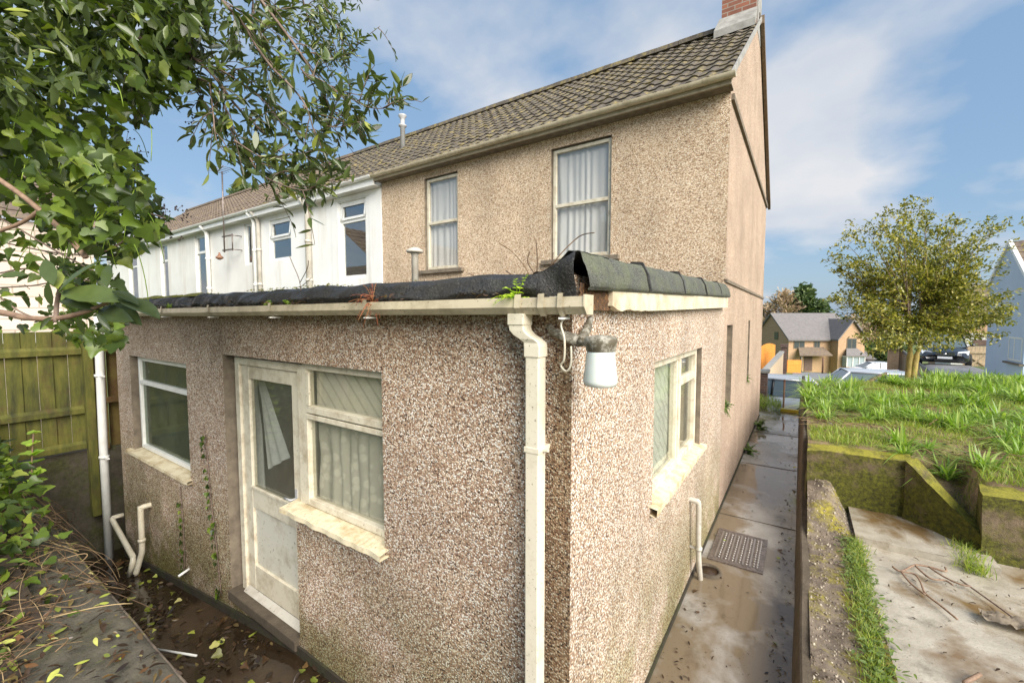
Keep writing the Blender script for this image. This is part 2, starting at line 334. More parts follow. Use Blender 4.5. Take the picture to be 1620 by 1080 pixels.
M['bare'] = leafmat('bare_twig_haze', [(0, (.30, .20, .12)), (.6, (.40, .29, .18)), (1, (.48, .38, .26))], .8, .1)
M['bush'] = leafmat('bush_leaf', [(0, (.08, .13, .03)), (1, (.18, .24, .06))], .6)
M['blade'] = leafmat('fresh_green_blade', [(0, (.13, .23, .035)), (.6, (.26, .38, .07)), (1, (.48, .56, .18))], .38, .35)
M['grass'] = leafmat('lush_grass', [(0, (.12, .18, .02)), (.5, (.24, .33, .04)), (.8, (.36, .41, .08)), (1, (.48, .42, .18))], .5, .35)
M['fern'] = leafmat('lime_fern', [(0, (.30, .48, .02)), (1, (.50, .62, .04))], .5, .35)
M['weed'] = leafmat('young_leaf', [(0, (.22, .36, .04)), (1, (.42, .52, .08))], .45, .4)
M['fern_moss'] = leafmat('moss_tuft', [(0, (.10, .10, .015)), (1, (.34, .32, .04))], .9, .1)
M['red'] = leafmat('reddish_stonecrop', [(0, (.30, .06, .03)), (.6, (.42, .14, .06)), (1, (.45, .25, .10))], .7, .1)
M['gravel_stone'] = leafmat('gravel_stone', [(0, (.08, .06, .04)), (.5, (.22, .17, .12)), (1, (.42, .37, .29))], .8, 0.0)
M['litter'] = leafmat('fallen_leaf', [(0, (.05, .03, .015)), (.25, (.16, .08, .03)), (.45, (.14, .17, .03)), (.85, (.42, .46, .07)), (1, (.55, .48, .22))], .45, .15)
M['dark_litter'] = leafmat('wet_dark_leaf', [(0, (.02, .014, .01)), (.8, (.07, .04, .02)), (1, (.16, .12, .04))], .35, .1)
M['straw'] = leafmat('dead_stem', [(0, (.06, .035, .018)), (.5, (.17, .10, .05)), (.85, (.30, .20, .10)), (1, (.46, .34, .17))], .8, 0.05)
m = Mat('smooth_bark', .75); m.color(m.ramp(m.noise(30, 5, .7), [(.3, (.09, .06, .045)), (.7, (.25, .18, .14))])); m.bump(m.noise(90, 4), .4, .003); M['bark'] = m.m
m = Mat('pinkish_vine_bark', .7); m.color(m.ramp(m.noise(35, 5, .7), [(.3, (.15, .09, .06)), (.7, (.30, .20, .13))])); M['vine'] = m.m
m = Mat('golden_lichen_bark', .8); m.color(m.ramp(m.noise(9, 5, .7), [(.3, (.26, .19, .05)), (.7, (.48, .36, .12))])); M['gold_bark'] = m.m
M['berry'] = Mat('dark_berry', .4, (.03, .018, .02)).m

# ------------------------------------------------------------------ object helpers
def tag(o, label=None, cat=None, group=None, kind=None):
    if label: o['label'] = label
    if cat: o['category'] = cat
    if group: o['group'] = group
    if kind: o['kind'] = kind
    return o
def thing(name, loc, label, cat, group=None):
    o = bpy.data.objects.new(name, None); COL.objects.link(o); o.location = loc
    o.empty_display_size = .1
    return tag(o, label, cat, group)
def link(name, me, parent=None):
    o = bpy.data.objects.new(name, me); COL.objects.link(o)
    if parent is not None:
        o.parent = parent
        p = Vector((0, 0, 0)); q = parent
        while q is not None: p = p + q.location; q = q.parent
        o.location = -p                     # geometry is written in world metres
    return o
def copy_tree(o, parent=None):
    c = o.copy(); COL.objects.link(c)
    if parent is not None: c.parent = parent
    for ch in o.children: copy_tree(ch, c)
    return c
class MB:
    def __init__(s): s.v = []; s.f = []; s.mi = []; s.mats = []; s.sm = []
    def slot(s, mat):
        if mat is None: mat = s.mats[0] if s.mats else None
        if mat not in s.mats: s.mats.append(mat)
        return s.mats.index(mat)
    def add(s, vs, fs, mat=None, smooth=False):
        b = len(s.v); k = s.slot(mat)
        s.v += [tuple(v) for v in vs]
        for f in fs: s.f.append(tuple(b + i for i in f)); s.mi.append(k); s.sm.append(smooth)
        return s
    def box(s, a, b, mat=None):
        x0, y0, z0 = a; x1, y1, z1 = b
        if x0 > x1: x0, x1 = x1, x0
        if y0 > y1: y0, y1 = y1, y0
        if z0 > z1: z0, z1 = z1, z0
        v = [(x0, y0, z0), (x1, y0, z0), (x1, y1, z0), (x0, y1, z0), (x0, y0, z1), (x1, y0, z1), (x1, y1, z1), (x0, y1, z1)]
        return s.add(v, [(0, 3, 2, 1), (4, 5, 6, 7), (0, 1, 5, 4), (1, 2, 6, 5), (2, 3, 7, 6), (3, 0, 4, 7)], mat)
    def obox(s, c, ax, size, mat=None):    # oriented box: centre, rotation matrix 3x3, full size
        v = []
        for dz in (-.5, .5):
            for dx, dy in ((-.5, -.5), (.5, -.5), (.5, .5), (-.5, .5)):
                v.append(Vector(c) + ax @ Vector((dx * size[0], dy * size[1], dz * size[2])))
        return s.add(v, [(0, 3, 2, 1), (4, 5, 6, 7), (0, 1, 5, 4), (1, 2, 6, 5), (2, 3, 7, 6), (3, 0, 4, 7)], mat)
    def prism(s, poly, d, mat=None):       # poly: 3D ring, extruded by vector d
        n = len(poly); d = Vector(d)
        v = [Vector(p) for p in poly] + [Vector(p) + d for p in poly]
        fs = [tuple(range(n))[::-1], tuple(range(n, 2 * n))] + [(i, (i + 1) % n, n + (i + 1) % n, n + i) for i in range(n)]
        return s.add(v, fs, mat)
    def tube(s, pts, rad, sides=8, mat=None, caps=True, squash=None):
        pts = [Vector(p) for p in pts]; n = len(pts)
        if isinstance(rad, (int, float)): rad = [rad] * n
        v = []; prev = None
        for i, p in enumerate(pts):
            d = (pts[min(i + 1, n - 1)] - pts[max(i - 1, 0)])
            if d.length < 1e-9: d = Vector((0, 0, 1))
            d.normalize()
            if prev is None: a = d.orthogonal().normalized()
            else: a = (prev - d * prev.dot(d)); a = a.normalized() if a.length > 1e-6 else d.orthogonal().normalized()
            prev = a; b = d.cross(a)
            for k in range(sides):
                t = 2 * math.pi * k / sides
                v.append(p + (a * math.cos(t) + b * math.sin(t)) * rad[i])
        fs = []
        for i in range(n - 1):
            for k in range(sides):
                k2 = (k + 1) % sides
                fs.append((i * sides + k, i * sides + k2, (i + 1) * sides + k2, (i + 1) * sides + k))
        if caps: fs += [tuple(range(sides))[::-1], tuple((n - 1) * sides + k for k in range(sides))]
        return s.add(v, fs, mat, True)
    def lathe(s, c, prof, seg=24, mat=None):
        c = Vector(c); v = []; n = len(prof)
        for r, z in prof:
            for k in range(seg):
                t = 2 * math.pi * k / seg; v.append(c + Vector((r * math.cos(t), r * math.sin(t), z)))
        fs = [(i * seg + k, i * seg + (k + 1) % seg, (i + 1) * seg + (k + 1) % seg, (i + 1) * seg + k) for i in range(n - 1) for k in range(seg)]
        fs += [tuple(range(seg))[::-1], tuple((n - 1) * seg + k for k in range(seg))]
        return s.add(v, fs, mat, True)
    def grid(s, fn, nu, nv, mat=None, smooth=True):
        v = [fn(i / nu, j / nv) for j in range(nv + 1) for i in range(nu + 1)]
        fs = [(j * (nu + 1) + i, j * (nu + 1) + i + 1, (j + 1) * (nu + 1) + i + 1, (j + 1) * (nu + 1) + i) for j in range(nv) for i in range(nu)]
        return s.add(v, fs, mat, smooth)
    def wall(s, axis, c, u0, u1, z0, z1, holes, depth, mat, rmat=None):
        """wall face in plane axis=c with rectangular holes and reveals `depth` deep (towards +y for 'y', towards -x for 'x')"""
        us = sorted({u0, u1, *[h[0] for h in holes], *[h[1] for h in holes]})
        zs = sorted({z0, z1, *[h[2] for h in holes], *[h[3] for h in holes]})
        def P(u, z, k=0): return (u, c + k * depth, z) if axis == 'y' else (c - k * depth, u, z)
        def ish(i, j):
            if i < 0 or j < 0 or i >= len(us) - 1 or j >= len(zs) - 1: return False
            u = (us[i] + us[i + 1]) / 2; z = (zs[j] + zs[j + 1]) / 2
            return any(h[0] < u < h[1] and h[2] < z < h[3] for h in holes)
        for i in range(len(us) - 1):
            for j in range(len(zs) - 1):
                a, b, p, q = us[i], us[i + 1], zs[j], zs[j + 1]
                if not ish(i, j):
                    s.add([P(a, p), P(b, p), P(b, q), P(a, q)], [(0, 1, 2, 3)], mat)
                    s.add([P(a, p, 1), P(b, p, 1), P(b, q, 1), P(a, q, 1)], [(3, 2, 1, 0)], rmat)
                else:
                    for (di, dj, e) in ((-1, 0, ((a, p), (a, q))), (1, 0, ((b, q), (b, p))), (0, -1, ((b, p), (a, p))), (0, 1, ((a, q), (b, q)))):
                        if not ish(i + di, j + dj):
                            (ua, za), (ub, zb) = e
                            s.add([P(ua, za), P(ub, zb), P(ub, zb, 1), P(ua, za, 1)], [(0, 1, 2, 3)], rmat or mat)
        return s
    def build(s, name, parent=None, bevel=0):
        me = bpy.data.meshes.new(name); me.from_pydata([tuple(v) for v in s.v], [], s.f)
        for m_ in s.mats: me.materials.append(m_)
        me.polygons.foreach_set('material_index', s.mi); me.polygons.foreach_set('use_smooth', s.sm); me.update()
        o = link(name, me, parent)
        if bevel:
            b = o.modifiers.new('bevel', 'BEVEL'); b.width = bevel; b.segments = 2; b.limit_method = 'ANGLE'; b.angle_limit = R(40)
        return o

def scatter(name, tv, tf, T, mat, parent=None, smooth=True):
    """one mesh from a template (tv, tf) and a list of (3x3 rotation*scale, position)"""
    tv = np.array(tv, float); n = len(tv); K = len(T)
    A = np.array([t[0] for t in T]); B = np.array([t[1] for t in T])
    V = np.einsum('kij,nj->kni', A, tv) + B[:, None, :]
    fl = [list(f) for f in tf]; loops = np.concatenate([np.array(f) for f in fl]); cnt = np.array([len(f) for f in fl])
    LL = (loops[None, :] + (np.arange(K) * n)[:, None]).ravel(); CC = np.tile(cnt, K)
    me = bpy.data.meshes.new(name); me.vertices.add(K * n); me.vertices.foreach_set('co', V.ravel())
    me.loops.add(len(LL)); me.loops.foreach_set('vertex_index', LL.astype(np.int32))
    me.polygons.add(len(CC)); st = np.concatenate([[0], np.cumsum(CC)[:-1]])
    me.polygons.foreach_set('loop_start', st.astype(np.int32)); me.polygons.foreach_set('loop_total', CC.astype(np.int32))
    me.polygons.foreach_set('use_smooth', np.full(len(CC), smooth)); me.update(calc_edges=True); me.validate()
    me.materials.append(mat); return link(name, me, parent)
def frame_from(d, up):
    """matrix columns: x = side, y = along d, z = normal near `up`"""
    d = np.asarray(d, float); d = d / (np.linalg.norm(d) + 1e-9); up = np.asarray(up, float)
    x = np.cross(d, up); l = np.linalg.norm(x)
    if l < 1e-4: x = np.cross(d, (1, 0.1, 0)); l = np.linalg.norm(x)
    x /= l; z = np.cross(x, d); return np.stack([x, d, z], 1)
def rv(): return nr.normal(size=3)
# leaf templates: length 1 along +y, width along x, normal +z
def ell_leaf(w=.42, fold=.12, curl=.18):
    ys = [0, .18, .42, .68, .88, 1.0]; ws = [.02, .62, 1, .82, .4, 0.01]
    v = []; 
    for y, k in zip(ys, ws):
        zc = -curl * y * y
        v += [(-w * .5 * k, y, zc + fold * k * .5 * w), (0, y, zc - .02), (w * .5 * k, y, zc + fold * k * .5 * w)]
    f = [];
    for i in range(len(ys) - 1):
        a = i * 3; f += [(a, a + 1, a + 4, a + 3), (a + 1, a + 2, a + 5, a + 4)]
    return v, f
def ivy_leaf():
    out = [(0, 0, 0), (.22, -.08, 0), (.48, .05, .03), (.52, .30, .05), (.30, .48, .03), (.18, .78, .0), (0, 1.0, -.08), (-.18, .78, 0), (-.30, .48, .03), (-.52, .30, .05), (-.48, .05, .03), (-.22, -.08, 0)]
    v = [(0, .38, -.05)] + out; f = [(0, i, i + 1) for i in range(1, 12)] + [(0, 12, 1)]
    return v, f
def blade_leaf(w=.06, bend=.5):
    v = []; f = []
    for i in range(6):
        t = i / 5; ww = w * (1 - t ** 2.2) * (.6 + .4 * min(1, t * 3)) + .002
        y = math.sin(t * 1.15) / math.sin(1.15) if bend == 0 else t * (1 - .25 * bend * t)
        v += [(-ww / 2, y, -bend * t * t * .55 + .01), (ww / 2, y, -bend * t * t * .55 + .01)]
    for i in range(5): a = i * 2; f.append((a, a + 1, a + 3, a + 2))
    return v, f
LEAF = ell_leaf(); LEAF_N = ell_leaf(.34, .15, .1); IVY = ivy_leaf(); BLADE = blade_leaf()
SMALL = ([(-.25, 0, 0), (.25, .1, .05), (.2, 1, 0), (-.3, .8, .06)], [(0, 1, 2, 3)])
def T(pos, d, up, s): return (frame_from(d, up) * (np.array([rng.uniform(.75, 1.15), 1.0, rng.uniform(-.4, 3.2)]) * s), np.array(pos, float))
def bez(p0, p1, p2, n=10):
    p0, p1, p2 = Vector(p0), Vector(p1), Vector(p2)
    return [p0 * (1 - t) ** 2 + p1 * 2 * t * (1 - t) + p2 * t * t for t in [i / n for i in range(n + 1)]]
def poly(pts, n=6):
    """smooth catmull-rom polyline"""
    pts = [Vector(p) for p in pts]; out = []
    for i in range(len(pts) - 1):
        p0 = pts[max(i - 1, 0)]; p1 = pts[i]; p2 = pts[i + 1]; p3 = pts[min(i + 2, len(pts) - 1)]
        for k in range(n):
            t = k / n
            out.append(0.5 * ((2 * p1) + (p2 - p0) * t + (2 * p0 - 5 * p1 + 4 * p2 - p3) * t * t + (3 * p1 - p0 - 3 * p2 + p3) * t ** 3))
    out.append(pts[-1]); return out
# ------------------------------------------------------------------ ground and setting
def sstep(a, b, t): t = max(0, min(1, (t - a) / (b - a))); return t * t * (3 - 2 * t)
def th(x, y):
    z = -0.9
    if y > 30: z -= .105 * (min(y, 150) - 30)
    z += .9 * sstep(3.4, 5.6, x) * (1 - sstep(34, 48, y))
    if y > 300: z += 14 * sstep(300, 900, y) * (0.5 + 0.5 * math.sin(x / 170.0 + 1))
    return z
def tz(x, y): return th(x, y)
xs = sorted(set([-900, -600, -400, -250, -150, -100, -70, -50, -38] + [i * 1.0 for i in range(-30, 42)] + [50, 70, 100, 150, 250, 400, 600, 900]))
ys = sorted(set([-300, -120, -60, -30, -15, -8] + [i * 1.0 for i in range(-4, 60)] + [65, 70, 80, 95, 110, 130, 150, 200, 300, 400, 500, 600, 700, 900, 1300]))
mb = MB(); v = [(x, y, th(x, y)) for y in ys for x in xs]; nx = len(xs)
mb.add(v, [(j * nx + i, j * nx + i + 1, (j + 1) * nx + i + 1, (j + 1) * nx + i) for j in range(len(ys) - 1) for i in range(nx - 1)], M['terrain'], True)
tag(mb.build('ground'), kind='structure')
def strip(name, edge_pts, mat, dz, kind='structure', n=1):
    """surface following the terrain, between left and right border polylines"""
    mb = MB(); v = []
    for (a, b) in edge_pts:
        for k in range(7):
            t = k / 6; x = a[0] + (b[0] - a[0]) * t; y = a[1] + (b[1] - a[1]) * t
            v.append((x, y, th(x, y) + dz))
    n = len(edge_pts)
    mb.add(v, [(j * 7 + i, j * 7 + i + 1, (j + 1) * 7 + i + 1, (j + 1) * 7 + i) for j in range(n - 1) for i in range(6)], mat, True)
    return tag(mb.build(name), kind=kind)
strip('road', [((-22, y0), (5.0 + max(0, (y0 - 30) * .12), y0)) for y0 in (13.6, 15, 17, 19, 21)] , M['road'], .02)
strip('side_road', [((-.6 + (y - 21) * .035, y), (5.0 + (y - 21) * .03, y)) for y in (21.004, 23, 25, 27, 29, 30, 31, 33, 36, 40, 44, 48, 52, 56, 60, 63)], M['road'], .024)
strip('driveway', [((4.0, y), (6.9, y)) for y in (22, 23, 24, 25, 26, 27, 28, 29, 30, 31)], M['road'], .034)
strip('far_lawn', [((.0, y), (6.0, y)) for y in (61.5, 63, 65, 67)], M['lawn'], .05)
strip('verge', [((5.0, y), (12, y)) for y in (17.5, 19, 21, 22, 23)], M['lawn'], .045)

# near yard (slopes down to the left), side path
def gz(x): return 0.0 if x > -3 else .138 * (x + 3)
mb = MB()
mb.grid(lambda u, v: (-8.0 + u * 7.4, .5 + v * 1.2, gz(-8.0 + u * 7.4) + .006 * noise.noise(Vector((u * 20, v * 4, 0)))), 60, 8, M['yard'])
tag(mb.build('yard'), kind='structure')
mb = MB()
mb.grid(lambda u, v: (-.82 + u * .86, .5 + v * 12.5, .004 + .006 * noise.noise(Vector((u * 3, v * 14, 3)))), 8, 100, M['path'])
for yy in (5.75, 8.0, 10.3): mb.box((-.77, yy, .0), (.03, yy + .004, .0105), M['kerb'])
mb.box((-.82, 12.995, -.9), (.04, 13.05, .0), M['path'])
for k in range(4): mb.box((-.82, 13.052 + k * .27, -.9), (.04, 13.05 + (k + 1) * .27, -.18 * (k + 1)), M['path'])
tag(mb.build('path'), kind='structure')
mb = MB(); mb.box((-.36, 12.86, .008), (.03, 13.0, .075), M['yellow'])
tag(mb.build('step_nosing'), 'yellow nosing strip across the top step at the far end of the path', 'step nosing')
# low kerb wall along the path
mb = MB(); n = 40; v = []
for i in range(n + 1):
    y = -1 + i * 14.0 / n; w = .006 * noise.noise(Vector((0, y * 1.3, 0)))
    top = .30 + (.65 * sstep(5.9, 6.3, y)) ; jx = .0
    xt = .078 + .004 * sstep(5.9, 6.3, y)
    v += [(.03 + w, y, -.6), (.03 + w, y, .0), (xt - .012 + w, y, top - .01), (xt + w, y, top), (xt + .05 + w, y, top - .004), (xt + .06, y, -.6)]
mb.add(v, [(i * 6 + k, i * 6 + k + 1, (i + 1) * 6 + k + 1, (i + 1) * 6 + k) for i in range(n) for k in range(5)] + [(0, 1, 2, 3, 4, 5)[::-1], tuple(n * 6 + k for k in range(6))], M['kerb'])
tag(mb.build('kerb_wall'), 'low brown concrete kerb wall running the length of the wet path', 'kerb')
# raised ground right of the path
def gstrip(u, v):
    x = .12 + u * .42; y = -.5 + v * 6.5
    b = .035 * noise.noise(Vector((x * 6, y * 2, 1))) + .012 * noise.noise(Vector((x * 25, y * 22, 1)))
    up = .30 * sstep(4.9, 5.9, y) * (1 - sstep(.30, .50, x))
    return (x, y, .30 + b + up)
mb = MB(); mb.grid(gstrip, 24, 160, M['gravel']); tag(mb.build('gravel_strip'), kind='structure')
mb = MB(); mb.grid(lambda u, v: (.50 + u * 4.5, -.5 + v * 6.6, .295 + .012 * noise.noise(Vector((u * 7, v * 8, 5)))), 40, 60, M['slab']); tag(mb.build('concrete_slab'), kind='structure')

mb = MB(); mb.grid(lambda u, v: (.50 + u * .95, 5.12 + v * .8, .355 + .008 * noise.noise(Vector((u * 7, v * 8, 5)))), 20, 16, M['slab']); mb.grid(lambda u, v: (.50 + u * .95, 5.12 + .01 * noise.noise(Vector((u * 9, 0, 5))), .29 + v * .066), 20, 2, M['slab']); tag(mb.build('concrete_ledge'), kind='structure')
# raised garden
def gh(x, y):
    z = .97 + .03 * (y - 6) / 1.0 * .55
    z += .05 * noise.noise(Vector((x * 1.1, y * 1.1, 2))) + .03 * noise.noise(Vector((x * 3.2, y * 3.2, 7)))
    if 1.0 < x < 1.5 and y < 6.3: z -= (6.3 - y) * .75 * sstep(1.0, 1.15, x) * (1 - sstep(1.38, 1.46, x))
    # far edge falls to the road
    e = y - (10.3 + (x - .1) * .95)
    if e > 0: z -= min(e, 1.6) * 1.15 * sstep(0, .5, e)
    return z
def gfn(u, v):
    x = .115 + u * u * 9 + u * .6; y = 5.98 + v * 13.5
    ys_ = 6.0 if x < 1.0 else (6.0 - (x - 1.0) * 1.05 if x < 1.42 else 5.62)
    y = ys_ + v * 13.5
    return (x, y, gh(x, y) - .05 * (1 - sstep(0, .15, y - ys_)))
mb = MB(); mb.grid(gfn, 90, 120, M['turf']); tag(mb.build('raised_garden'), kind='structure')

# retaining walls of the raised garden (three mossy concrete pieces)
def rough_block(name, ring, z0, ztop, mat, label, cat, div=.08, amp=.018):
    """ring: base polygon (counter-clockwise), ztop: list of top heights; subdivided and roughened"""
    bm_ = MB()
    n = len(ring); v = []; f = []
    for i in range(n):
        a = Vector((*ring[i], 0)); b = Vector((*ring[(i + 1) % n], 0)); za, zb = ztop[i], ztop[(i + 1) % n]
        m_ = max(2, int((b - a).length / div)); h = max(3, int((max(za, zb) - z0) / div))
        def fn(u, w, a=a, b=b, za=za, zb=zb):
            p = a.lerp(b, u); p.z = z0 + (za + (zb - za) * u - z0) * w
            nn = noise.noise_vector(p * 5) * amp + noise.noise_vector(p * 19) * amp * .35
            return p + nn
        bm_.grid(fn, m_, h, mat)
    # top, bilinear for quads
    if n == 4:
        P_ = [Vector((*ring[i], ztop[i])) for i in range(4)]
        def tf(u, w):
            p = (P_[0].lerp(P_[1], u)).lerp(P_[3].lerp(P_[2], u), w)
            return p + noise.noise_vector(p * 5) * amp + noise.noise_vector(p * 19) * amp * .35
        m_ = max(2, int((P_[1] - P_[0]).length / div)); h = max(2, int((P_[3] - P_[0]).length / div)); bm_.grid(tf, m_, h, mat)
    return tag(bm_.build(name), label, cat)
rough_block('retaining_wall', [(.11, 5.86), (1.0, 5.90), (1.0, 6.05), (.11, 6.02)], .2, [.93, .95, .98, .97], M['mossy'], 'dark mossy concrete retaining wall holding the raised garden beside the kerb', 'retaining wall')
rough_block('wing_wall', [(.94, 5.86), (1.42, 5.38), (1.48, 5.48), (1.04, 5.97)], .2, [.96, .46, .46, .97], M['mossy'], 'concrete wing wall with sloping top, in the corner between the two mossy walls', 'retaining wall')
rough_block('garden_block_wall', [(1.38, 5.36), (3.4, 5.52), (3.4, 5.85), (1.42, 5.66)], .2, [.88, .92, .92, .90], M['mossy'], 'thick mossy concrete wall block at the right edge of the wet slab', 'retaining wall')

# left bank
def bh(x, y):
    z = .74 + .10 * sstep(-3.2, -4.6, x) if False else .74
    k = sstep(-3.0, -5.0, x) if False else max(0, min(1, (-3.2 - x) / 2.2))
    z += .30 * k + .10 * max(0, min(1, (.3 - y) / 1.0)) * k
    z += .03 * noise.noise(Vector((x * 2.2, y * 2.2, 9)))
    return z
mb = MB(); mb.grid(lambda u, v: (-7.28 + u * 8.6, -3.5 + v * 3.93, bh(-7.28 + u * 8.6, -3.5 + v * 3.93)), 70, 36, M['soil'])
tag(mb.build('left_bank'), kind='structure')
mb = MB()
def cop(u, v):
    x = -5.4 + u * 6.2; y = .30 + v * .42
    z = .765 + .006 * noise.noise(Vector((x * 5, y * 5, 2))) - .02 * sstep(.96, 1, v)
    return (x, y, z)
mb.grid(cop, 120, 20, M['coping'])
mb.grid(lambda u, v: (-5.4 + u * 6.2, .72 + .006 * noise.noise(Vector((u * 40, v * 9, 1))), -.7 + v * 1.447), 120, 16, M['coping'])
mb.box((-5.4, .28, -.7), (.8, .715, .72), M['coping'])
mb.tube([(-5.4 + i * .1, .718 + .005 * noise.noise(Vector((i * .7, 0, 0))), .748) for i in range(62)], .006, 6, M['gravel'])
tag(mb.build('low_retaining_wall'), 'weathered concrete retaining wall strewn with dead stems, facing the back door', 'retaining wall')

# ------------------------------------------------------------------ pebbledashed house with flat roofed rear extension
HX = -.78; AY = 1.6; HY = 5.8
house = thing('terraced_house', (-4, 6, 0), 'end terrace house in beige pebbledash with a brick chimney and flat roofed rear extension', 'house')
DOOR = (-4.00, -2.93, .10, 2.13); WIN2 = (-2.93, -1.98, 1.09, 2.13); WIN1 = (-6.37, -4.77, .90, 2.0)
mb = MB()
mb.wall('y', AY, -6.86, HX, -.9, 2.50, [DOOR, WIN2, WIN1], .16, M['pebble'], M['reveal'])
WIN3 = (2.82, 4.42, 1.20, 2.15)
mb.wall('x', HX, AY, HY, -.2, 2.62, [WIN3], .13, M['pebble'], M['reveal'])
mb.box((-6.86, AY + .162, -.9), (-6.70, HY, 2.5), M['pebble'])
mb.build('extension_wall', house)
mb = MB()
W2 = (-3.20, -2.25, 3.30, 4.95); W1 = (-5.87, -5.06, 3.30, 4.98)
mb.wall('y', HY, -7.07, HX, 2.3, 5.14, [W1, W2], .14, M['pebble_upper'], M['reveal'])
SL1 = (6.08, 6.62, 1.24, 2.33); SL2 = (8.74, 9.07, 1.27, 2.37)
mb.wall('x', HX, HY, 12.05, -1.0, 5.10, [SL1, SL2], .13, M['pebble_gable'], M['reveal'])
mb.add([(HX, HY, 5.1), (HX, 12.05, 5.1), (HX, 12.05, 5.18), (HX, 8.92, 7.60), (HX, HY, 5.22)], [(0, 1, 2, 3, 4)], M['pebble_gable'])
mb.add([(-7.07, HY + .001, 5.1), (-7.07, 12.05, 5.1), (-7.07, 8.92, 7.5)], [(2, 1, 0)], M['pebble_upper'])
mb.box((-7.07, 12.05, -1.0), (HX, 12.2 - .15 + .01, 5.1), M['pebble_upper'])
mb.build('wall', house)
# beads and bands on the gable
mb = MB()
mb.box((HX - .01, HY + .05, 5.03), (HX + .035, 12.07, 5.10), M['reveal'])
mb.box((HX - .01, HY + .0, 2.86), (HX + .022, 12.07, 2.90), M['reveal'])
mb.build('render_bead', house)
# plinth
mb = MB()
mb.box((-3.0, AY - .018, -.06), (HX + .016, AY - .002, .07), M['plinth'])
mb.prism([(-6.88, AY - .02, -.62), (-3.0, AY - .02, -.06), (-3.0, AY - .02, .07), (-6.88, AY - .02, -.46)], (0, .018, 0), M['plinth'])
mb.box((HX + .002, AY - .002, -.06), (HX + .016, 12.05, .035), M['plinth'])
mb.build('plinth', house)
# rooms behind the openings
mb = MB()
def room(x0, x1, y0, y1, z0, z1, mat, mb):
    v = [(x0, y0, z0), (x1, y0, z0), (x1, y1, z0), (x0, y1, z0), (x0, y0, z1), (x1, y0, z1), (x1, y1, z1), (x0, y1, z1)]
    mb.add(v, [(0, 1, 2, 3), (7, 6, 5, 4), (2, 6, 7, 3), (1, 5, 6, 2), (0, 3, 7, 4)], mat)
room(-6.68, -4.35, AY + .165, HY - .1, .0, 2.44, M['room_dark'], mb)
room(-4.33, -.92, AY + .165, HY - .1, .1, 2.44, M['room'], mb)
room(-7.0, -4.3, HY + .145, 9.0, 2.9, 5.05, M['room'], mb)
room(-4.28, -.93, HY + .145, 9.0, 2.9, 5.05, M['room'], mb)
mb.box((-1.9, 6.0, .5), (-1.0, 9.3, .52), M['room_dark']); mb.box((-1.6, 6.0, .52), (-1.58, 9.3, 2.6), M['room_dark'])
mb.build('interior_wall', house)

def sash(name, parent, axis, c, u0, u1, z0, z1, mat, fw=.05, fd=.06, bars=(), vbars=(), glassmat=None, gname='pane'):
    """frame ring + transoms (z heights) + mullions (u) in one mesh, panes as sub-parts"""
    fr = MB()
    def B(a0, a1, b0, b1, d0=0.0, d1=fd, m_=None):
        if axis == 'y': fr.box((a0, c + d0, b0), (a1, c + d1, b1), m_ or mat)
        else: fr.box((c - d1, a0, b0), (c - d0, a1, b1), m_ or mat)
    B(u0, u0 + fw, z0, z1); B(u1 - fw, u1, z0, z1); B(u0 + fw, u1 - fw, z0, z0 + fw); B(u0 + fw, u1 - fw, z1 - fw, z1)
    for b in bars: B(u0 + fw, u1 - fw, b - fw * .5, b + fw * .5, -.006, fd - .004)
    for b in vbars: B(b - fw * .5, b + fw * .5, z0 + fw, z1 - fw, -.004, fd - .006)
    f = fr.build(name, parent, .004)
    p = MB(); g = glassmat or M['glass']; k = fd * .55
    if axis == 'y': p.box((u0 + fw * .8, c + k, z0 + fw * .8), (u1 - fw * .8, c + k + .004, z1 - fw * .8), g)
    else: p.box((c - k - .004, u0 + fw * .8, z0 + fw * .8), (c - k, u1 - fw * .8, z1 - fw * .8), g)
    p.build(gname, f)
    return f
def curtain(parent, axis, c, u0, u1, z0, z1, mat, folds=9, amp=.03, name='curtain', skew=0.0, narrow=0.0):
    def fn(a, b):
        zz_ = z0 + (z1 - z0) * b
        wdt = 1 - narrow * (1 - b) * 0 - narrow * math.sin(math.pi * min(1, (1 - b) * 1.1)) * .5
        u = u0 + (u1 - u0) * a * wdt + skew * (1 - b)
        d = amp * math.sin(a * folds * 6.283 + 3.2 * math.sin(a * 7 + u0) + .9 * noise.noise(Vector((a * 3, b * 2, u0)))) * (.35 + .65 * abs(noise.noise(Vector((a * 6, 0, u0 + 3)))) * 1.8) * (.6 + .4 * (1 - b)) + .016 * noise.noise(Vector((a * 7, b * 3, u0)))
        return (u, c + d, zz_) if axis == 'y' else (c - d, u, zz_)
    m_ = MB(); m_.grid(fn, 110, 10, mat); o = m_.build(name, parent); return o

# upper sash windows
for (w, gl) in ((W1, 'net'), (W2, 'net')):
    f = sash('window', house, 'y', HY + .045, w[0] + .012, w[1] - .012, w[2] + .015, w[3] - .015, M['cream_wood'], .05, .05, [(w[2] + w[3]) / 2 + (.02 if w is W1 else -.02)], (), M['glass_up'])
    curtain(f, 'y', HY + .125, w[0] - .02, w[1] + .02, w[2], w[3], M['net'], 8, .018)
    s_ = MB(); s_.box((w[0] - .14, HY - .07, w[2] - .07), (w[1] + .14, HY + .085, w[2] - .002), M['reveal']); s_.build('sill', f, .008)
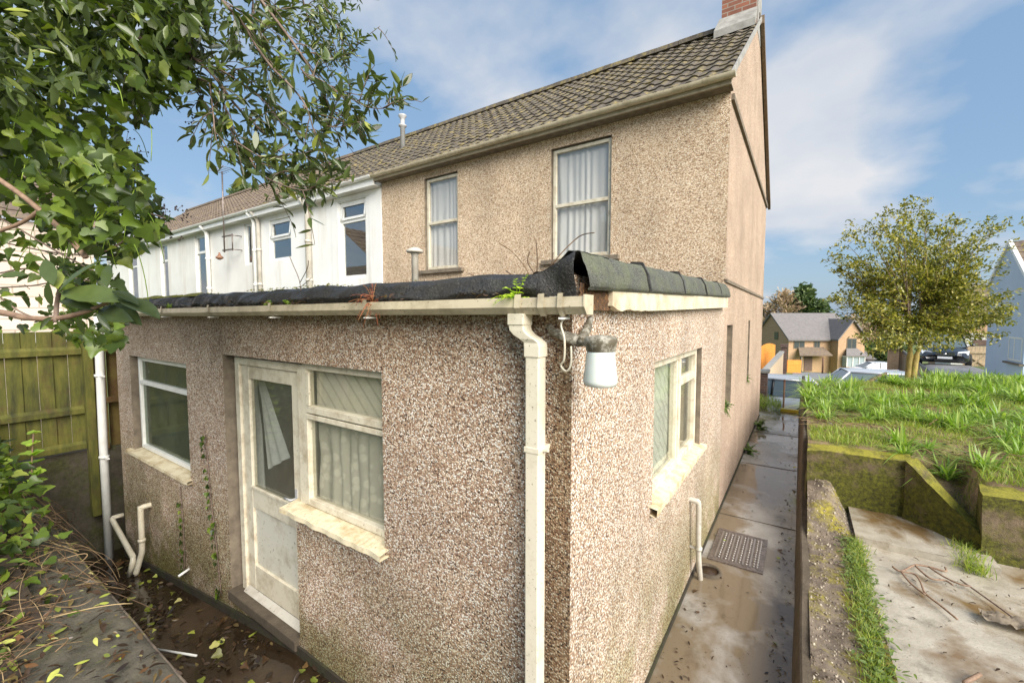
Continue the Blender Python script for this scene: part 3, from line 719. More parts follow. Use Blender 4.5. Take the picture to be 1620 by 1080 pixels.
# extension window beside the fence
f = sash('window', house, 'y', AY + .055, WIN1[0] + .06, WIN1[1] - .005, WIN1[2] + .03, WIN1[3] - .01, M['white_pvc'], .045, .05, [1.70], (), M['glass_green'])
sb = MB()
def sillgrid(x0, x1, y0, y1, zt, th_, mat, rag=.0):
    def fn(u, v):
        x = x0 + (x1 - x0) * u; r_ = rag * noise.noise(Vector((x * 9, 0, 3)))
        ring = [(y1, zt + .02), (y0 - r_, zt), (y0 - r_ - .002, zt - th_), (y1, zt - th_)]
        k = min(3, int(round(v * 3))); return (x, ring[k][0], ring[k][1] + .003 * noise.noise(Vector((x * 30, k, 0))))
    return fn
sb.grid(sillgrid(-6.5, -4.72, AY - .05, AY + .09, .895, .03, M['sill'], .006), 50, 3, M['sill'], False); sb.build('sill', f)
# window beside the back door
f = sash('window', house, 'y', AY + .055, -2.90, WIN2[1] - .004, WIN2[2] + .02, WIN2[3] - .004, M['cream_wood'], .048, .06, [1.80], (), M['glass_dirty'])
x = MB(); x.box((-2.84, AY + .045, 1.735), (-2.0, AY + .058, 1.768), M['cream_wood']); x.box((-2.84, AY + .042, 1.83), (-2.80, AY + .054, 2.06), M['cream_wood']); x.build('casement_bead', f, .003)
curtain(f, 'y', AY + .15, -2.86, -1.9, 1.10, 1.80, M['lace'], 7, .022)
x = MB(); x.box((-2.86, AY + .14, 1.80), (-1.9, AY + .15, 2.1), M['diag']); x.build('ribbed_blind', f)
sb = MB(); sb.grid(sillgrid(-3.04, -1.94, AY - .06, AY + .08, 1.085, .032, M['sill'], .012), 60, 3, M['sill'], False); sb.build('sill', f)
# back door with frame
d = MB(); y0 = AY + .06
for b in (((-3.93, y0, .1), (-3.86, y0 + .08, 2.11)), ((-2.975, y0, .1), (-2.905, y0 + .08, 2.11)), ((-3.86, y0 + .001, 2.05), (-2.975, y0 + .08, 2.11))): d.box(b[0], b[1], M['cream_wood'])
dr = d.build('door_frame', house, .004)
d = MB(); d.box((-3.99, AY - .035, .03), (-2.94, AY + .19, .112), M['kerb']); d.build('threshold', house, .008)
d = MB(); ya = y0 + .02; yb = y0 + .065
for b in (((-3.855, ya, .15), (-3.74, yb, 2.045)), ((-3.09, ya, .15), (-2.98, yb, 2.045)), ((-3.74, ya + .001, 1.94), (-3.09, yb, 2.045)), ((-3.74, ya + .001, .86), (-3.09, yb, 1.03)), ((-3.74, ya + .001, .15), (-3.09, yb, .36))): d.box(b[0], b[1], M['cream_wood'])
d.box((-3.75, ya - .012, 1.02), (-3.08, ya + .01, 1.045), M['cream_wood'])
door = d.build('door', house, .004)
d = MB(); d.box((-3.75, ya + .02, .35), (-3.08, ya + .03, .87), M['door_panel']); d.build('panel', door)
d = MB(); d.box((-3.75, ya + .02, 1.02), (-3.08, ya + .024, 1.95), M['glass_dirty']); d.build('pane', door)
d = MB(); d.prism([(-3.86, ya, .15), (-3.86, ya - .045, .115), (-3.86, ya - .045, .10), (-3.86, ya, .10)], (.885, 0, 0), M['grey_pvc']); d.build('weather_bar', door)
d = MB(); d.tube([(-3.06, ya, 1.10), (-3.06, ya - .045, 1.10), (-3.14, ya - .05, 1.10)], .009, 8, M['alu']); d.box((-3.075, ya - .006, 1.03), (-3.045, ya, 1.17), M['alu']); d.build('handle', door)
curtain(door, 'y', ya + .12, -4.05, -3.84, .95, 2.0, M['drape'], 3, .025, 'curtain', .05)
m_ = MB()
def hang(a, b):   # a piece of curtain gathered up and thrown across
    u = -3.90 + (.03 + .30 * b) * a + .10 * b; zz_ = 1.92 - b * .80 + .16 * a * b
    return (u, ya + .16 + .02 * math.sin(a * 14), zz_)
m_.grid(hang, 24, 14, M['drape']); m_.build('torn_curtain', door)
# side window
f = sash('window', house, 'x', HX - .04, WIN3[0] + .004, WIN3[1] - .02, WIN3[2] + .01, WIN3[3] - .004, M['cream_wood'], .055, .06, (), [3.72], M['glass_dirty'])
x = MB(); x.box((HX - .10, 3.75, 1.86), (HX - .045, 4.34, 1.93), M['cream_wood']); x.box((HX - .11, 3.66, 1.25), (HX - .05, 3.69, 2.1), M['cream_wood']); x.build('casement_bead', f, .004)
curtain(f, 'x', HX - .118, 2.8, 3.9, 1.2, 2.14, M['diag_net'], 5, .012)
sb = MB()
def sfn(u, v):
    y = 2.76 + 1.72 * u; rg = .018 * noise.noise(Vector((y * 11, 0, 3))) + .012 * noise.noise(Vector((y * 31, 0, 3)))
    ring = [(HX - .06, 1.215), (HX + .05 + rg, 1.195), (HX + .045 + rg, 1.14 + rg), (HX, 1.15)]; k = min(3, int(round(v * 3)))
    return (ring[k][0], y, ring[k][1])
sb.grid(sfn, 60, 3, M['sill'], False); sb.build('sill', f)
for s_ in (SL1, SL2): sash('window', house, 'x', HX - .09, s_[0], s_[1], s_[2], s_[3], M['cream_wood'], .04, .04, (), (), M['glass_dirty'])

# main roof: real tiles
def tile_roof(x0, x1, ye, ze, yr, zr, mat, rows=13, tw=.205, mb=None, amp=.021):
    mb = mb or MB(); nt_ = max(1, round((x1 - x0) / tw)); tw = (x1 - x0) / nt_
    prof = [(0, 0), (.18, .0), (.40, .05), (.52, .55), (.66, 1.0), (.80, .95), (.93, .45), (1.0, 0.0)]
    sl_ = Vector((0, yr - ye, zr - ze)); Ls = sl_.length; sd = sl_ / Ls; nn = Vector((0, -sd.z, sd.y)) if sd.y > 0 else Vector((0, sd.z, -sd.y)); nn = nn if nn.z > 0 else -nn
    xsn = [x0 + (i + p) * tw for i in range(nt_) for p, _ in prof[:-1]] + [x1]
    hs = [h for i in range(nt_) for _, h in prof[:-1]] + [0]
    for r in range(rows):
        a = r / rows * Ls; b = (r + 1) / rows * Ls + .03; v = []
        for i, (x_, h) in enumerate(zip(xsn, hs)):
            k = i // 7; jit = .006 * noise.noise(Vector((k * 3.1, r * 5.7, 0)))
            p0 = Vector((x_, ye, ze)) + sd * (a + jit + .006) + nn * (.004 + amp * h)
            p1 = Vector((x_, ye, ze)) + sd * (a + jit) + nn * (.026 + amp * h + jit * 1.5)
            p2 = Vector((x_, ye, ze)) + sd * b + nn * (.006 + amp * h)
            v += [p0, p1, p2]
        fs = []
        for i in range(len(xsn) - 1):
            q = i * 3; fs += [(q, q + 3, q + 4, q + 1), (q + 1, q + 4, q + 5, q + 2)]
        mb.add(v, fs, mat)
    return mb
def gable_roof(parent, x0, x1, mat, ye=5.66, ze=5.24, yr=8.92, zr=7.62, yb=12.2, rows=13):
    mb = tile_roof(x0, x1, ye, ze, yr, zr, mat, rows)
    mb.add([(x0, yr, zr + .03), (x1, yr, zr + .03), (x1, yb, ze - .12), (x0, yb, ze - .12)], [(0, 1, 2, 3)], mat)
    mb.add([(x0, ye, ze - .03), (x1, ye, ze - .03), (x1, yr, zr - .04), (x0, yr, zr - .04)], [(3, 2, 1, 0)], mat)
    r = mb.build('roof', parent)
    rd = MB(); n_ = max(1, int((x1 - x0) / .45)); w_ = (x1 - x0) / n_
    for i in range(n_):
        ring = [(0, -.13, -.05), (0, -.10, .045), (0, 0, .085), (0, .10, .045), (0, .13, -.05)]
        o_ = .004 * (i % 2)
        rd.prism([(x0 + i * w_ + .004, yr + a[1], zr + .03 + a[2] + o_) for a in ring], (w_ - .008, 0, 0), mat)
    rd.build('ridge_tiles', r)
    return r
roof = gable_roof(house, -7.07, HX + .02, M['tile'])
# verge strip and bargeboard on the front slope
mb = MB(); mb.prism([(HX + .022, 5.62, 5.17), (HX + .022, 8.9, 7.58), (HX + .022, 8.9, 7.66), (HX + .022, 5.62, 5.26)], (.022, 0, 0), M['cement']); mb.build('verge', roof)
mb = MB(); mb.prism([(HX + .02, 8.96, 7.58), (HX + .02, 12.32, 5.04), (HX + .02, 12.32, 5.16), (HX + .02, 8.96, 7.72)], (.055, 0, 0), M['weathered']); mb.build('bargeboard', roof)
# chimney
mb = MB(); mb.box((-1.33, 8.55, 7.3), (-.80, 9.25, 9.35), M['brick_red']); mb.box((-1.37, 8.51, 9.2), (-.76, 9.29, 9.28), M['brick_red']); ch = mb.build('chimney', roof)
mb = MB(); mb.box((-.803, 8.6, 7.3), (-.775, 9.22, 9.1), M['cement']); mb.build('render_patch', ch)
mb = MB(); mb.prism([(-1.42, 8.36, 7.25), (-.79, 8.36, 7.26), (-.78, 8.53, 7.52), (-1.36, 8.53, 7.52)], (0, .0, .12), M['cement']); mb.build('flashing', ch)
mb = MB(); mb.lathe((-1.06, 8.75, 9.3), [(.12, 0), (.10, .3), (.12, .34), (.1, .36)], 16, M['brick_red']); mb.build('chimney_pot', ch)

# eaves: soffit, fascia and half round gutter
def half_gutter(parent, x0, x1, y, z, r=.055, mat=None, step=.95, name='gutter'):
    mat = mat or M['gutter']; mb = MB()
    def fn(u, v):
        t = math.pi * (1 + v); return (x0 + (x1 - x0) * u, y + math.cos(t) * r, z + math.sin(t) * r + .002 * math.sin(u * 40))
    mb.grid(fn, 24, 10, mat)
    mb.grid(lambda u, v: (x0 + (x1 - x0) * u, y + math.cos(math.pi * (1 + v)) * (r - .006), z + math.sin(math.pi * (1 + v)) * (r - .006)), 24, 10, mat)
    for xe in (x0, x1):
        mb.add([(xe, y, z)] + [(xe, y + math.cos(math.pi * (1 + k / 8)) * r, z + math.sin(math.pi * (1 + k / 8)) * r) for k in range(9)], [(0, k, k + 1) for k in range(1, 9)], mat)
    g = mb.build(name, parent)
    xx = x0 + .35
    while xx < x1 - .2:
        b = MB(); b.grid(lambda u, v: (xx - .022 + .044 * u, y + math.cos(math.pi * (1 + v * 1.02)) * (r + .006), z + .004 + math.sin(math.pi * (1 + v * 1.02)) * (r + .006)), 2, 10, mat)
        b.build('gutter_clip', g); xx += step
    return g
half_gutter(house, -7.07, HX + .08, 5.56, 5.20)
mb = MB(); mb.box((-7.07, 5.60, 5.105), (HX + .03, 5.63, 5.20), M['eaves']); mb.box((-7.07, 5.632, 5.105), (HX + .03, HY - .002, 5.12), M['reveal']); mb.build('fascia', house)
# roof flue
mb = MB(); c0 = (-8.32, 7.5, 6.3); mb.lathe(c0, [(.06, 0), (.06, .80), (.10, .82), (.10, .85), (.05, .87), (.06, 1.0), (.10, 1.06), (.10, 1.09), (0.02, 1.10)], 14, M['alu'])
FLUE = mb

# flat roof of the extension
def fz(y): return 2.60 + (y - AY) * .045
mb = MB(); mb.prism([(-6.95, AY - .03, 2.50), (-6.95, AY - .03, fz(AY) - .01), (-6.95, HY - .002, fz(HY)), (-6.95, HY - .002, 2.50)], (6.12, 0, 0), M['felt'])
fr = mb.build('flat_roof', house)
mb = MB()    # rolled felt edge drooping to the gutter
def felt_edge(u, v):
    x = -6.97 + u * 6.06
    n1 = noise.noise(Vector((x * 1.6, 0, 4))); n2 = noise.noise(Vector((x * 4.5, v * 2, 8)))
    prof = [(.30, .02), (.12, .034), (.02, .03), (-.03, .008), (-.055, -.02), (-.075, -.05), (-.06, -.075)]
    k = v * 6; i = min(5, int(k)); t = k - i
    yy = prof[i][0] * (1 - t) + prof[i + 1][0] * t; zz_ = prof[i][1] * (1 - t) + prof[i + 1][1] * t
    lap = .008 if (int((x + 7) / .98) % 2) else 0
    sag = -.03 * max(0, n1) * (v > .3) + .02 * n2
    return (x, AY + yy - .02 * n2 - lap, 2.605 + zz_ + sag * (0.4 + v))
mb.grid(felt_edge, 160, 18, M['felt']); mb.build('felt_edge', fr)
mb = MB()    # raised verge of mineral felt
def verge(u, v):
    y = AY - .0 + u * 4.12; zb = 2.585 + u * .115; zt = 2.722 + u * .113 + .010 * noise.noise(Vector((y * 3, 0, 1)))
    y += .03 * noise.noise(Vector((v * 4, u * 3, 1)))
    prof = [(-.97, zb + .02), (-.90, zb + .055), (-.805, zt - .004), (-.755, zt - .012), (-.725, (zt + zb) / 2), (-.705, zb - .015), (-.72, zb - .03)]
    k = v * 6; i = min(5, int(k)); t = k - i
    bulge = .008 * noise.noise(Vector((y * 6, v * 6, 2)))
    seam = .006 * (int(y / .92) % 2)
    return (prof[i][0] * (1 - t) + prof[i + 1][0] * t + bulge + seam, y, prof[i][1] * (1 - t) + prof[i + 1][1] * t + bulge * .5)
mb.grid(verge, 120, 18, M['mineral'])
ve = mb.build('felt_verge', fr)
for yy in (2.42, 3.28, 4.15, 5.0):
    u = (yy - AY) / 4.12; zb = 2.585 + u * .115; zt = 2.735 + u * .10
    mb = MB(); mb.prism([(-.88, yy, zt - .05), (-.81, yy, zt + .004), (-.75, yy, zt - .002), (-.715, yy, (zt + zb) / 2), (-.695, yy, zb - .02), (-.72, yy, zb - .02), (-.8, yy, zb)], (0, .022, 0), M['felt']); mb.build('felt_seam', ve)
mb = MB()    # rotten timber end exposed under the torn felt
def rot(u, v):
    x = -1.1 + u * .36; z = 2.47 + v * (.10 + .15 * sstep(0, .7, u)); return (x, AY - .01 + .03 * noise.noise(Vector((x * 14, z * 14, 0))), z)
mb.box((-1.1, AY, 2.47), (-.80, AY + .5, 2.60), M['rot'])
mb.grid(lambda u, v: (-.742 + .012 * noise.noise(Vector((u * 9, v * 9, 5))), AY - .01 + u * .33, 2.475 + v * .11), 14, 8, M['rot'])
mb.build('rotten_timber', fr)
mb = MB()    # torn black felt hanging over the open end
def torn(u, v):
    x = -1.0 + u * .255; top = 2.615 + .095 * u ** 1.4; z = top - v * (.10 + .09 * u + .03 * noise.noise(Vector((u * 8, 0, 3))))
    return (x, AY - .035 - .02 * math.sin(v * 3.1) + .022 * noise.noise(Vector((x * 10, z * 10, 0))), z)
mb.grid(torn, 26, 10, M['felt'])
mb.grid(lambda u, v: (-1.0 + u * .255, AY - .035 + v * .35, 2.615 + .095 * u ** 1.4 + .006 * v + .01 * noise.noise(Vector((u * 6, v * 6, 9)))), 26, 10, M['felt'])
mb.build('torn_felt', fr)
mb = MB()    # white side fascia with a ragged rotten end
v = []; n = 60
for i in range(n + 1):
    t = i / n; y = 1.90 + t * 3.72; rag = (.05 * abs(noise.noise(Vector((y * 16, 1, 0))))) * max(0, 1 - t * 5)
    zb = 2.465 + t * .085 + rag; zt = 2.60 + t * .115
    if i == 0: zb += .03
    v += [(-.722, y, zb), (-.722, y, zt), (-.76, y, zt), (-.76, y, zb)]
mb.add(v, [(i * 4 + k, i * 4 + (k + 1) % 4, (i + 1) * 4 + (k + 1) % 4, (i + 1) * 4 + k) for i in range(n) for k in range(4)] + [(3, 2, 1, 0), tuple(n * 4 + k for k in range(4))], M['fascia'])
mb.build('side_fascia', fr)
# front fascia + square gutter
mb = MB(); mb.box((-6.95, AY - .045, 2.455), (-.82, AY - .002, 2.53), M['cream_pvc']); mb.build('front_fascia', house)
mb = MB(); gx0, gx1, gy, g0, g1 = -6.98, -.675, 1.485, 2.457, 2.525
ring = [(gy + .07, g0), (gy + .012, g0), (gy - .012, g0 + .028), (gy - .006, g1), (gy + .0, g1), (gy - .004, g0 + .03), (gy + .016, g0 + .006), (gy + .066, g0 + .006), (gy + .066, g1), (gy + .07, g1)]
def gut(u, v):
    x = gx0 + (gx1 - gx0) * u; k = int(round(v * 10)) % 10; s_ = -.012 * math.sin(u * 3.14) * (1 - u)
    return (x, ring[k][0], ring[k][1] + s_ + .002 * noise.noise(Vector((x * 3, 0, 0))))
mb.grid(gut, 80, 10, M['gutter'], False)
mb.prism([(gx1, gy + .07, g0 - .002), (gx1, gy + .012, g0 - .002), (gx1, gy - .014, g0 + .028), (gx1, gy - .010, g1 + .006), (gx1, gy + .072, g1 + .006)], (.006, 0, 0), M['gutter'])
gutter = mb.build('gutter', house)
def clip(xc, w=.03, hook=False):
    b = MB(); rg = [(gy + .075, g0 - .008), (gy + .010, g0 - .008), (gy - .02, g0 + .026), (gy - .014, g1 + .01), (gy + .01, g1 + .012)]
    b.add([(xc - w / 2, *p) for p in rg] + [(xc + w / 2, *p) for p in rg], [(i, i + 1, i + 6, i + 5) for i in range(4)], M['gutter'])
    b.add([(xc - w / 2, p[0] + .003, p[1] + .003) for p in rg] + [(xc + w / 2, p[0] + .003, p[1] + .003) for p in rg], [(i + 5, i + 6, i + 1, i) for i in range(4)], M['gutter'])
    if hook: b.box((xc - w * .25, gy - .016, g0 - .02), (xc + w * .3, gy + .06, g0 - .012), M['white_pvc'])
    b.build('gutter_clip', gutter)
for xc, w, h in ((-.77, .022, True), (-.855, .028, False), (-.965, .03, False), (-1.95, .03, True), (-2.95, .03, True), (-3.9, .03, True), (-4.9, .03, True), (-5.9, .03, True)): clip(xc, w, h)
# front square downpipe with swan neck
mb = MB()
def sqtube(pts, w, d, mat, mb):
    v = []
    for p in pts:
        x_, y_, z_ = p[:3]; s_ = p[3] if len(p) > 3 else 1
        v += [(x_ - w / 2 * s_, y_ - d / 2 * s_, z_), (x_ + w / 2 * s_, y_ - d / 2 * s_, z_), (x_ + w / 2 * s_, y_ + d / 2 * s_, z_), (x_ - w / 2 * s_, y_ + d / 2 * s_, z_)]
    n_ = len(pts); mb.add(v, [(i * 4 + k, i * 4 + (k + 1) % 4, (i + 1) * 4 + (k + 1) % 4, (i + 1) * 4 + k)[::-1] for i in range(n_ - 1) for k in range(4)] + [(0, 1, 2, 3), tuple((n_ - 1) * 4 + k for k in range(4))[::-1]], mat)
PX = -.912; PY = 1.528
sqtube([(PX, PY, -.0), (PX, PY, 2.33)], .066, .062, M['cream_pvc'], mb)
dp = mb.build('downpipe', house, .006)
mb = MB()
sqtube([(PX, PY, 2.28, 1.14), (PX, PY, 2.325, 1.14), (PX - .003, PY, 2.34, 1.1), (PX - .02, PY - .006, 2.355, 1.12), (PX - .05, PY - .008, 2.372, 1.12), (PX - .068, PY - .01, 2.39, 1.1), (PX - .072, PY - .01, 2.41, 1.1), (PX - .072, PY - .01, 2.415, 1.22), (PX - .072, PY - .01, 2.46, 1.22)], .066, .062, M['cream_pvc'], mb)
mb.build('swan_neck', dp, .004)
for zc in (1.88, .75):
    mb = MB(); sqtube([(PX, PY, zc, 1.1), (PX, PY, zc + .024, 1.1)], .066, .062, M['cream_pvc'], mb); mb.box((PX + .034, PY - .002, zc + .006), (PX + .062, PY + .012, zc + .018), M['cream_pvc']); mb.box((PX - .03, PY + .033, zc), (PX + .03, AY + .002, zc + .02), M['cream_pvc']); mb.build('pipe_bracket', dp, .002)
# white downpipe at the fence end
mb = MB(); mb.tube([(-7.02, 1.47, -.56), (-7.0, 1.47, 1.0), (-6.98, 1.48, 2.35), (-6.97, 1.49, 2.47)], .042, 14, M['white_pvc']); lp = mb.build('downpipe', house)
for zc in (1.72, .72):
    mb = MB(); mb.tube([(-7.0, 1.47, zc), (-7.0, 1.47, zc + .03)], .05, 14, M['white_pvc']); mb.box((-6.96, 1.46, zc + .005), (-6.86, 1.49, zc + .02), M['white_pvc']); mb.build('pipe_bracket', lp)
# waste pipes
mb = MB(); mb.tube(poly([(-5.92, 1.62, .36), (-5.92, 1.53, .36), (-5.93, 1.515, .34), (-5.95, 1.515, -.1), (-5.97, 1.50, -.22), (-6.0, 1.46, -.40)], 4), .028, 12, M['cream_pvc']); wp = mb.build('waste_pipe', house)
mb = MB(); mb.tube([(-6.92, 1.60, -.02), (-6.92, 1.50, -.02), (-6.90, 1.49, -.03), (-6.05, 1.46, -.22), (-6.02, 1.45, -.25), (-6.08, 1.43, -.42)], .028, 12, M['cream_pvc']); mb.build('branch_pipe', wp)
mb = MB(); mb.tube([(-5.945, 1.515, -.03), (-5.945, 1.515, 0)], .036, 12, M['cream_pvc']); mb.build('pipe_bracket', wp)
mb = MB(); mb.tube([(-4.92, 1.62, -.03), (-4.88, 1.50, -.045)], .012, 8, M['white_pvc']); mb.build('overflow_pipe', house)
mb = MB(); mb.tube(poly([(HX - .02, 4.02, .80), (HX + .05, 4.02, .80), (HX + .075, 4.03, .77), (HX + .075, 4.06, .5), (HX + .075, 4.10, .25), (HX + .08, 4.16, .05), (HX + .085, 4.2, -.08)], 4), .024, 12, M['grey_pvc']); wp2 = mb.build('waste_pipe', house)
mb = MB(); mb.tube([(HX + .075, 4.09, .32), (HX + .075, 4.09, .35)], .031, 12, M['grey_pvc']); mb.box((HX, 4.08, .325), (HX + .05, 4.10, .34), M['grey_pvc']); mb.build('pipe_bracket', wp2)
# vent cowl on flat roof
mb = MB(); mb.lathe((-4.77, 4.5, 2.6), [(.05, 0), (.05, .75), (.06, .76), (.06, .78)], 14, M['grey_pvc']); vt = thing('roof_vent', (-4.77, 4.5, 2.7), 'short grey soil vent pipe with domed cowl standing on the flat roof', 'vent pipe'); mb.build('pipe', vt)
mb = MB(); mb.lathe((-4.77, 4.5, 3.38), [(.10, 0), (.125, .01), (.12, .04), (.06, .075), (.01, .08)], 16, M['grey_pvc']); mb.build('cowl', vt)
# moss on the flat roof edge
mb = MB()
def mossf(u, v):
    x = -6.9 + u * 2.6; y = AY + .0 + v * .20; h = max(0, noise.noise(Vector((x * 5, y * 5, 3))) * .04 + .022) * math.sin(math.pi * v) ** .6
    return (x, y, 2.628 + h)
mb.grid(mossf, 120, 10, M['moss']); tag(mb.build('moss'), 'strip of yellow green moss along the left end of the black felt roof edge', 'moss')

# ------------------------------------------------------------------ wall lamp on the corner
lamp = thing('wall_lamp', (-.78, 1.6, 2.36), 'wall lamp with white glass shade and stained metal cap on the extension corner', 'wall lamp')
LX, LY = -.618, 1.51
mb = MB(); mb.lathe((LX, LY, 2.19), [(.045, -.004), (.058, .0), (.064, .012), (.064, .02), (.058, .075), (.053, .12), (.051, .13)], 28, M['opal']); mb.build('shade', lamp)
mb = MB(); mb.lathe((LX, LY, 2.32), [(.050, -.004), (.054, .0), (.060, .03), (.062, .042), (.057, .052), (.03, .058), (.004, .06)], 28, M['cap']); mb.build('cap', lamp)
mb = MB(); mb.tube([(LX - .05, LY + .03, 2.345), (LX - .085, LY + .045, 2.345), (LX - .11, LY + .05, 2.35)], [.013, .014, .024], 10, M['cap'])
mb.tube([(LX - .11, LY + .05, 2.35), (-.86, 1.575, 2.385), (-.885, 1.592, 2.41)], [.024, .018, .014], 10, M['cap'])
mb.tube([(LX - .105, LY + .05, 2.35), (-.755, 1.70, 2.40), (-.77, 1.76, 2.44)], [.022, .017, .013], 10, M['cap'])
mb.build('bracket', lamp)
mb = MB(); mb.tube(poly([(-.775, 1.56, 2.455), (-.79, 1.52, 2.42), (-.775, 1.52, 2.36), (-.78, 1.53, 2.28), (-.80, 1.54, 2.25), (-.77, 1.53, 2.23), (-.75, 1.53, 2.26), (-.755, 1.54, 2.33)], 5), .0045, 6, M['cream_pvc']); mb.build('cable', lamp)

# ------------------------------------------------------------------ white terrace
def wwin(parent, x0, x1, z0, z1, bar=None, vb=(), g='glass', tilt=False, room_mat='room_dark'):
    f = sash('window', parent, 'y', HY + .04, x0, x1, z0, z1, M['white_pvc'], .075, .05, [bar] if bar else [], vb, M['glass_refl' if g == 'glass' else g])
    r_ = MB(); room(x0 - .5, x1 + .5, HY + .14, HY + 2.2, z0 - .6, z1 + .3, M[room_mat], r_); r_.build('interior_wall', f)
    if tilt:
        t = MB(); w = .05
        for (a, b, p, q) in ((x0 + .03, x1 - .03, bar + .03, bar + .08), (x0 + .03, x1 - .03, z1 - .1, z1 - .05), (x0 + .03, x0 + .09, bar + .03, z1 - .05), (x1 - .09, x1 - .03, bar + .03, z1 - .05)):
            t.add([(a, HY + .05 - .12 * (z1 - p), p), (b, HY + .05 - .12 * (z1 - p), p), (b, HY + .05 - .12 * (z1 - q), q), (a, HY + .05 - .12 * (z1 - q), q)], [(0, 1, 2, 3)], M['white_pvc'])
        t.build('open_light', f)
    return f
def white_house(x0, x1, holes, mat, rmat, label, dz=0.0):
    h = thing('terraced_house', ((x0 + x1) / 2, 6, 0), label, 'house', None)
    mb = MB(); mb.wall('y', HY - .0 + dz, x0, x1 - .004, -1.4, 5.16, [q[:4] for q in holes], .12, M[mat], M[mat])
    mb.build('wall', h); mb = MB(); mb.box((x0, 12.05, -1.4), (x1 - .01, 12.15, 5.1), M[mat]); mb.build('front_wall', h)
    for q in holes: wwin(h, *q[:4], *(q[4:] if len(q) > 4 else ()))
    rf = gable_roof(h, x0, x1 - .006, M[rmat])
    half_gutter(h, x0 + .01, x1 - .02, 5.56, 5.205, .055, M['white_pvc'])
    mb = MB(); mb.box((x0, 5.60, 5.03), (x1 - .006, 5.63, 5.20), M['white_pvc']); mb.box((x0, 5.632, 5.03), (x1 - .006, HY - .002, 5.05), M['white2']); mb.build('fascia', h)
    return h, rf
h2, rf2 = white_house(-12.05, -7.07, [(-8.50, -7.58, 3.26, 4.92, 4.50, (), 'glass', True), (-11.50, -10.48, 3.86, 4.90, 4.42, (), 'glass', True)], 'white1', 'tile', 'white rendered terraced house joined to the pebbledashed one, with metal roof flue')
FLUE.build('flue', rf2)
h3, rf3 = white_house(-17.4, -12.05, [(-12.86, -12.42, 3.85, 4.98), (-16.14, -15.12, 3.0, 4.98, 4.45)], 'white2', 'tile_brown', 'white rendered terraced house with brown tiled roof and rusty aerial bracket on its wall')
h4, rf4 = white_house(-25.5, -17.4, [(-19.15, -18.45, 3.0, 5.0, 4.4), (-22.6, -21.6, 3.0, 5.0, 4.4)], 'white2', 'tile_brown', 'white terraced house farthest along the row, half hidden behind the ivy leaves')
def dpipe(parent, x, r, z1, z0=2.0, mat='white_pvc', y=None):
    y = y or HY - .075
    mb = MB(); mb.tube([(x, y, z0), (x, y, z1 - .25), (x, y - .03, z1 - .15), (x, 5.56, z1)], r, 12, M[mat])
    for z in (z1 - 1.0, z1 - 1.9): mb.tube([(x, y, z), (x, y, z + .06)], r + .012, 12, M[mat])
    mb.build('downpipe', parent)
dpipe(h2, -9.6, .07, 5.16, mat='grey_pvc'); dpipe(h3, -12.14, .045, 5.16)
mb = MB(); mb.box((-12.40, HY - .03, -1), (-12.2, HY - .002, 5.02), M['grey_pvc']); mb.build('pilaster', h3)
dpipe(h3, -15.02, .06, 5.16); dpipe(h2, -11.92, .05, 5.16, mat='grey_pvc')
# raised band on the white house near window
mb = MB(); mb.box((-7.45, HY - .02, 2.5), (-7.08, HY - .002, 5.02), M['white1']); mb.box((-8.75, HY - .02, 2.5), (-8.52, HY - .002, 5.02), M['white1']); mb.box((-8.52, HY - .02, 4.94), (-7.45, HY - .002, 5.02), M['white1']); mb.build('window_surround', h2)
# tv aerial on the white wall
ae = thing('tv_aerial', (-13.38, 5.6, 4.5), 'tall television aerial on a rusty bracket fixed to the white terrace wall', 'aerial')
mb = MB(); mb.tube([(-13.40, 5.52, 4.22), (-13.36, 5.52, 6.42)], .02, 8, M['iron']); mb.build('mast', ae)
mb = MB(); mb.tube([(-13.65, 5.50, 6.44), (-13.0, 5.40, 6.47)], .012, 6, M['iron'])
for k in range(5): mb.tube([(-13.6 + k * .14, 5.3, 6.445 + k * .006), (-13.6 + k * .14, 5.68, 6.445 + k * .006)], .008, 6, M['iron'])
mb.build('antenna', ae)
mb = MB()
for z in (4.28, 4.66): mb.tube([(-13.5, 5.52, z), (-13.0, 5.56, z)], .022, 6, M['iron'])
mb.tube([(-13.0, 5.56, 4.24), (-13.0, 5.56, 4.7)], .016, 6, M['iron']); mb.tube([(-13.0, 5.56, 4.28), (-13.0, HY, 4.28)], .014, 6, M['iron']); mb.tube([(-13.0, 5.56, 4.66), (-13.0, HY, 4.66)], .014, 6, M['iron']); mb.build('bracket', ae)
mb = MB(); mb.lathe((-13.55, 5.45, 4.02), [(.03, 0), (.09, .04), (.10, .07), (.04, .12), (.02, .2)], 12, M['rust']); mb.build('floodlight', ae)
# treetop rising behind the brown roof
def onY(px, py, Y):
    d = at(px, py, 1) - Vector((0, 0, EYE)); return Vector((0, 0, EYE)) + d * (Y / d.y)
# ------------------------------------------------------------------ left boundary
fence = thing('timber_fence', (-7.3, 0, .8), 'algae green timber board fence on a block wall at the left of the yard', 'fence')
FX = -7.34
yb = -3.4; k = 0
while yb < 1.30:
    w = .125 + .012 * rng.random(); o_ = .012 * (k % 2)
    mb = MB(); mb.box((FX - .02 + o_, yb, .80 + .02 * rng.random()), (FX + o_, yb + w - .006, 2.26 + .012 * rng.random()), M['board']); mb.build('board', fence, .003)
    yb += w - .004; k += 1
for z in (2.03, 1.30, .86):
    mb = MB(); mb.prism([(FX + .016, -3.4, z - .045), (FX + .055, -3.4, z - .045), (FX + .055, -3.4, z + .015), (FX + .016, -3.4, z + .05)], (0, 4.78, 0), M['board']); mb.build('rail', fence)
mb = MB(); mb.box((FX + .02, 1.385, -.05), (FX + .115, 1.47, 2.3), M['board']); mb.build('post', fence, .006)
